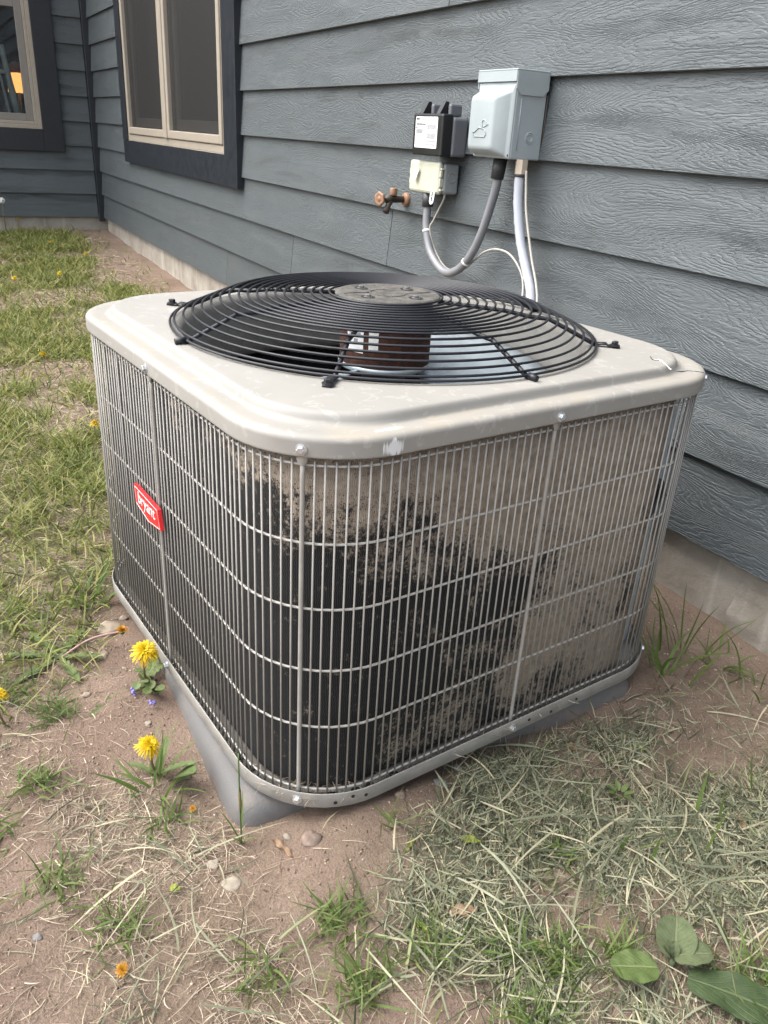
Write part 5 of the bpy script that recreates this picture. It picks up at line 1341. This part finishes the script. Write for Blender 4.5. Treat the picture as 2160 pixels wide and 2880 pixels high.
dandelion((-.140, -1.240, gzf(-.14, -1.24)), (-.122, -1.128, -.014), .0135, 'half closed dandelion on a lying pinkish stem by the tan stone', 3,
          ((.2, .10, .03, .1, .1), (1.1, .08, .03, .1, .1), (2.5, .10, .032, .05, .1), (3.5, .11, .034, .05, .1), (4.3, .10, .03, .08, .1), (5.3, .10, .032, .05, .1)), (R_(4), 0), 'petal_o', 'stem_p', .55, low=(-.135, -1.185, -.025))
# fuzzy broad leaf by dandelion 2
lf = link(bpy.data.objects.new('broad_leaf', leaf_mesh('broad_leaf', .058, .036, M['leaf_big'], 'oval', .2, .2, 18, 6, seed=4))); lf.location = (.256, -1.135, gzf(.256, -1.135) + .004); lf.rotation_euler = (0, -.75, .55)
tag(lf, 'upright green leaf behind the foreground dandelion', 'leaf')
far = [(-6.10, -.66, 'far yellow dandelion against the corner foundation', .11), (-5.05, -.56, 'farther yellow dandelion in the lawn left of the corner trim', .07), (-4.67, -.40, 'yellow dandelion in the lawn below the corner trim', .06), (-3.98, -.667, 'yellow dandelion in mid lawn, second nearest the unit lid', .05), (-3.85, -.925, 'yellow dandelion at the left edge of mid lawn', .05), (-2.11, -1.0, 'orange-yellow dandelion leaning sideways in the lawn left of the lid', .06), (-1.24, -.968, 'yellow dandelion in the lawn touching the left edge of the grille', .055), (.012, -1.345, 'yellow dandelion cut off by the left edge of the frame', .055)]
for i, (x, y, lab, hh) in enumerate(far):
    g_ = gzf(x, y); dandelion((x, y, g_), (x + .004, y - .004, max(g_ + hh, .012)), .019, lab, 10 + i, (), (R_(10), R_(40) if i == 5 else R_(8)), group='dandelions in the lawn', sr=.0018)
# wilted heads on the soil
for (x, y), lab in (((.528, -1.267), 'wilted orange dandelion head lying on the foreground straw'), ((.324, -1.125), 'small wilted orange blossom lying beside the pad edge')):
    V, F = head_mesh(.0095 if x > .4 else .006, 4, 33, close=.5); h = obj('wilted_flower', V, F, M['petal_o'], None, True); h.location = (x, y, gzf(x, y) + .006); h.rotation_euler = (.5, .3, 0); tag(h, lab, 'flower')
# seed head at the far left
sx, sy = -6.0, -.77
sd = empty('seed_head', (sx, sy, gzf(sx, sy))); tag(sd, 'white dandelion seed head on a long stem by the far foundation', 'flower')
mb = MB(); mb.tube([(0, 0, 0), (.003, 0, .12), (0, 0, .235)], .003, 6); mb.build('stem', M['stem'], sd, True)
V = []; F = []; rr = random.Random(5)
for k in range(260):
    d = Vector((rr.gauss(0, 1), rr.gauss(0, 1), rr.gauss(0, 1))).normalized(); p = d * .024; s = d.orthogonal().normalized(); q = d.cross(s); b = len(V)
    V += [tuple(p + s * .004), tuple(p - s * .002 + q * .0035), tuple(p - s * .002 - q * .0035), tuple(d * .004)]; F += [(b, b + 1, b + 2), (b, b + 3, b + 1)]
h = obj('fluff', V, F, M['fluff'], sd); h.location = (0, 0, .245)
# small violet-flowered weed by the largest dandelion
wd = empty('creeping_weed', (.045, -1.105, gzf(.045, -1.105))); tag(wd, 'small round-leaved weed with tiny violet flowers against the pad', 'weed')
rr = random.Random(9)
for k in range(13):
    a = rr.uniform(0, 6.28); r = rr.uniform(.01, .045); z = rr.uniform(.006, .038)
    lf = link(bpy.data.objects.new('leaf', leaf_mesh('leaf', .017, .017, M['leaf_d'], 'oval', .1, .2, 10, 4, seed=k)), wd); lf.location = (r * math.cos(a), r * math.sin(a) * .6 - .012, z); lf.rotation_euler = (rr.uniform(-.3, .3), rr.uniform(-.5, .1), rr.uniform(0, 6.28))
    mb = MB(); mb.tube(spline([(0, 0, 0), (r * .5 * math.cos(a), r * .4 * math.sin(a) - .006, z * .8), (r * math.cos(a), r * math.sin(a) * .6 - .012, z)], 4), .0008, 5); mb.build('stem', M['stem'], wd)
for dx, dy in ((-.005, -.040), (.040, -.018)):
    mb = MB()
    for k in range(7): mb.lathe([(0, 0), (.0022, .001), (.0028, .003), (0, .0045)], 6, (dx + rr.uniform(-.005, .005), dy + rr.uniform(-.004, .004), rr.uniform(.010, .018)))
    mb.build('violet_flower', M['violet'], wd, True)
# broad leaves in the lower right corner
def lone_leaf(name, loc, az, el, L_, W_, mat, label, shape='oval', bend=.12, fold=.12, roll=0, seed=0, wave=.3):
    o = link(bpy.data.objects.new(name, leaf_mesh(name, L_, W_, mat, shape, bend, fold, 22, 8, seed=seed, wave=wave))); o.location = loc; o.rotation_euler = (roll, -el, az); tag(o, label, 'leaf'); return o
lone_leaf('broad_leaf', (.812, -.702, -.034), 4.22, .0, .056, .050, M['leaf_big'], 'round bright green leaf lying flat in the lower right clippings', bend=.02, fold=.06, roll=.12, seed=1)
lone_leaf('broad_leaf', (.832, -.668, -.050), .62, .06, .14, .060, M['leaf_dark'], 'long dark green leaf running into the lower right corner', bend=.10, fold=.1, seed=2)
ml = empty('fuzzy_seedling', (.808, -.668, gzf(.808, -.668))); tag(ml, 'fuzzy grey-green seedling with rounded leaves right of the flat leaf', 'plant')
for az, el, L_, W_, z, s in ((2.35, .55, .050, .052, .014, 1), (1.05, .25, .046, .040, .018, 2), (3.9, .95, .022, .014, .014, 3), (2.6, 1.1, .018, .012, .018, 4)):
    lf = link(bpy.data.objects.new('leaf', leaf_mesh('leaf', L_, W_, M['leaf_f'], 'oval', .25, .3, 18, 8, th=.0016, seed=s, wave=.3)), ml); lf.location = (0, 0, z); lf.rotation_euler = (0, -el, az)
mb = MB(); mb.tube([(0, 0, -.004), (0, 0, .016)], [.004, .003], 8); mb.build('stem', M['leaf_f'], ml, True)
# fallen bits
bits = [('dry_leaf', (.627, -.881), 'leaf_br', .040, .014, 1.2, 'brown curled dry leaf lying on the bare soil edge'), ('dry_leaf', (.70, -.405), 'leaf_br', .028, .014, 2.6, 'brown dry leaf right of the bare soil patch'),
        ('dry_leaf', (.70, -.807), 'leaf_br', .045, .012, .6, 'long tan dry leaf among foreground clippings'), ('dry_leaf', (.445, -.53), 'leaf_br', .020, .014, .4, 'reddish dry leaf just below the pan edge'),
        ('dry_leaf', (.428, -1.045), 'leaf_br', .055, .007, .3, 'tan shrivelled blade at the tip of the pad'),
        ('leaf_scrap', (.443, -1.19), 'leaf_lime', .014, .010, 1.0, 'yellow leaf scrap on the straw below the pad'), ('leaf_scrap', (.537, -.894), 'leaf_lime', .035, .010, 2.2, 'lime green toothed leaf scrap on bare soil under the front corner'),
        ('leaf_scrap', (.544, -.807), 'leaf_lime', .028, .012, .9, 'lime green leaf scrap beside the clippings heap'), ('leaf_scrap', (.492, -.435), 'leaf_lime', .032, .005, .5, 'lime sprig near the bare soil patch'), ('leaf_scrap', (.648, -.914), 'leaf_lime', .034, .014, 3.6, 'pale green toothed leaf in the foreground centre')]
for i, (nm, (x, y), mt_, L_, W_, az, lab) in enumerate(bits):
    lone_leaf(nm, (x, y, gzf(x, y) + .006), az, .05, L_, W_, M[mt_], lab, 'toothed' if 'toothed' in lab else 'lance', .15, .35, .2, i, .8)
wd = empty('small_weed', (.577, -.539, gzf(.577, -.539))); tag(wd, 'small green weed sprig poking through the clippings', 'weed')
for k in range(7):
    lf = link(bpy.data.objects.new('leaf', leaf_mesh('leaf', .016, .009, M['leaf_d'], 'oval', .1, .2, 8, 4, seed=k)), wd); lf.rotation_euler = (0, -.5, k * .9); lf.location = (.006 * math.cos(k * .9), .006 * math.sin(k * .9), .012)

# stones
def stone(loc, r, mat, label, seed, flat=.6):
    rr = random.Random(seed); V, F = [], []
    n, mth = 14, 9
    for i in range(mth + 1):
        th = math.pi * i / mth
        for k in range(n):
            ph = 2 * math.pi * k / n; d = (math.sin(th) * math.cos(ph), math.sin(th) * math.sin(ph), math.cos(th))
            s = r * (1 + .16 * math.sin(d[0] * 3 + seed) * math.cos(d[1] * 4 + seed * 2) + .10 * math.sin(d[2] * 5 + d[0] * 4 + seed * 3))
            V.append((d[0] * s * (1 + .25 * ((seed * 37) % 10) / 10), d[1] * s, d[2] * s * flat))
    for i in range(mth):
        for k in range(n): F.append((i * n + k, (i + 1) * n + k, (i + 1) * n + (k + 1) % n, i * n + (k + 1) % n))
    o = obj('stone', V, F, M[mat], None, True); o.location = (loc[0], loc[1], gzf(*loc) + r * flat * .15); o.rotation_euler = (rr.uniform(-.2, .2), rr.uniform(-.2, .2), rr.uniform(0, 6)); tag(o, label, 'stone', 'stones on the soil')
for i, (x, y, r, mt_, lab, fl) in enumerate((
    (-.196, -1.139, .0185, 'stone', 'largest tan stone behind the half closed dandelion', .62), (-.118, -1.166, .0095, 'stone', 'small tan stone in front of the largest tan stone', .6),
    (-.005, -1.216, .0075, 'stone', 'small tan stone left of the toothed leaf', .6), (.116, -1.14, .0055, 'stone_w', 'small pale grey stone between the two yellow dandelions', .5),
    (-.228, -1.106, .008, 'stone', 'small tan stone touching the rear left of the pan', .6), (.459, -.998, .0145, 'stone_p', 'pinkish rounded stone below the front corner of the pan', .6),
    (.436, -1.024, .005, 'stone_w', 'tiny pale pebble between pad tip and pinkish stone', .6), (.444, -.777, .010, 'stone_g', 'flat grey stone set in soil under the right rim', .35),
    (.425, -.735, .0075, 'stone_g', 'dark stone tucked under the right rim of the pan', .7), (.449, -.853, .008, 'stone_p', 'brown clod right of the front corner of the pan', .8),
    (.502, -.818, .005, 'stone_g', 'small grey pebble in the bare soil near the clippings', .6), (.469, -1.116, .012, 'stone_w', 'flat pale stone in the straw below the pad tip', .28),
    (.429, -1.128, .009, 'stone_w', 'smaller pale stone just above the flat pale stone', .45), (.44, -1.349, .005, 'stone_g', 'small dark pebble near the lower left edge', .6), (.25, -1.115, .008, 'stone_w', 'pale stone behind the foreground dandelion stem', .6))):
    stone((x, y), r, mt_, lab, i + 1, fl)

# dead grass caught on the pan, mostly under the right-hand face
pl_x, pl_y = [], []
c_, s_2 = math.cos(TH), math.sin(TH)
for k in range(420):
    sp_ = RNG.choice([s_right + RNG.normal(.0, .07), s_corner + RNG.normal(0, .05), RNG.normal(-.1, .12) % PER])
    (lx, ly), nn_ = perim(sp_ % PER, RNG.uniform(-.018, .008)); pl_x.append(lx * c_ - ly * s_2); pl_y.append(lx * s_2 + ly * c_ - .67863)
P = np.stack([pl_x, pl_y, U(.008, .013, len(pl_x))], -1); n = len(P)
blades('pan_litter', P, U(0, 6.28, n), U(.008, .032, n), U(.0005, .0013, n), U(-.05, .3, n), U(-.2, .3, n), U(-1.2, 1.2, n), 4, M['straw'], 'dry grass litter caught on the lip of the base pan', 'litter')
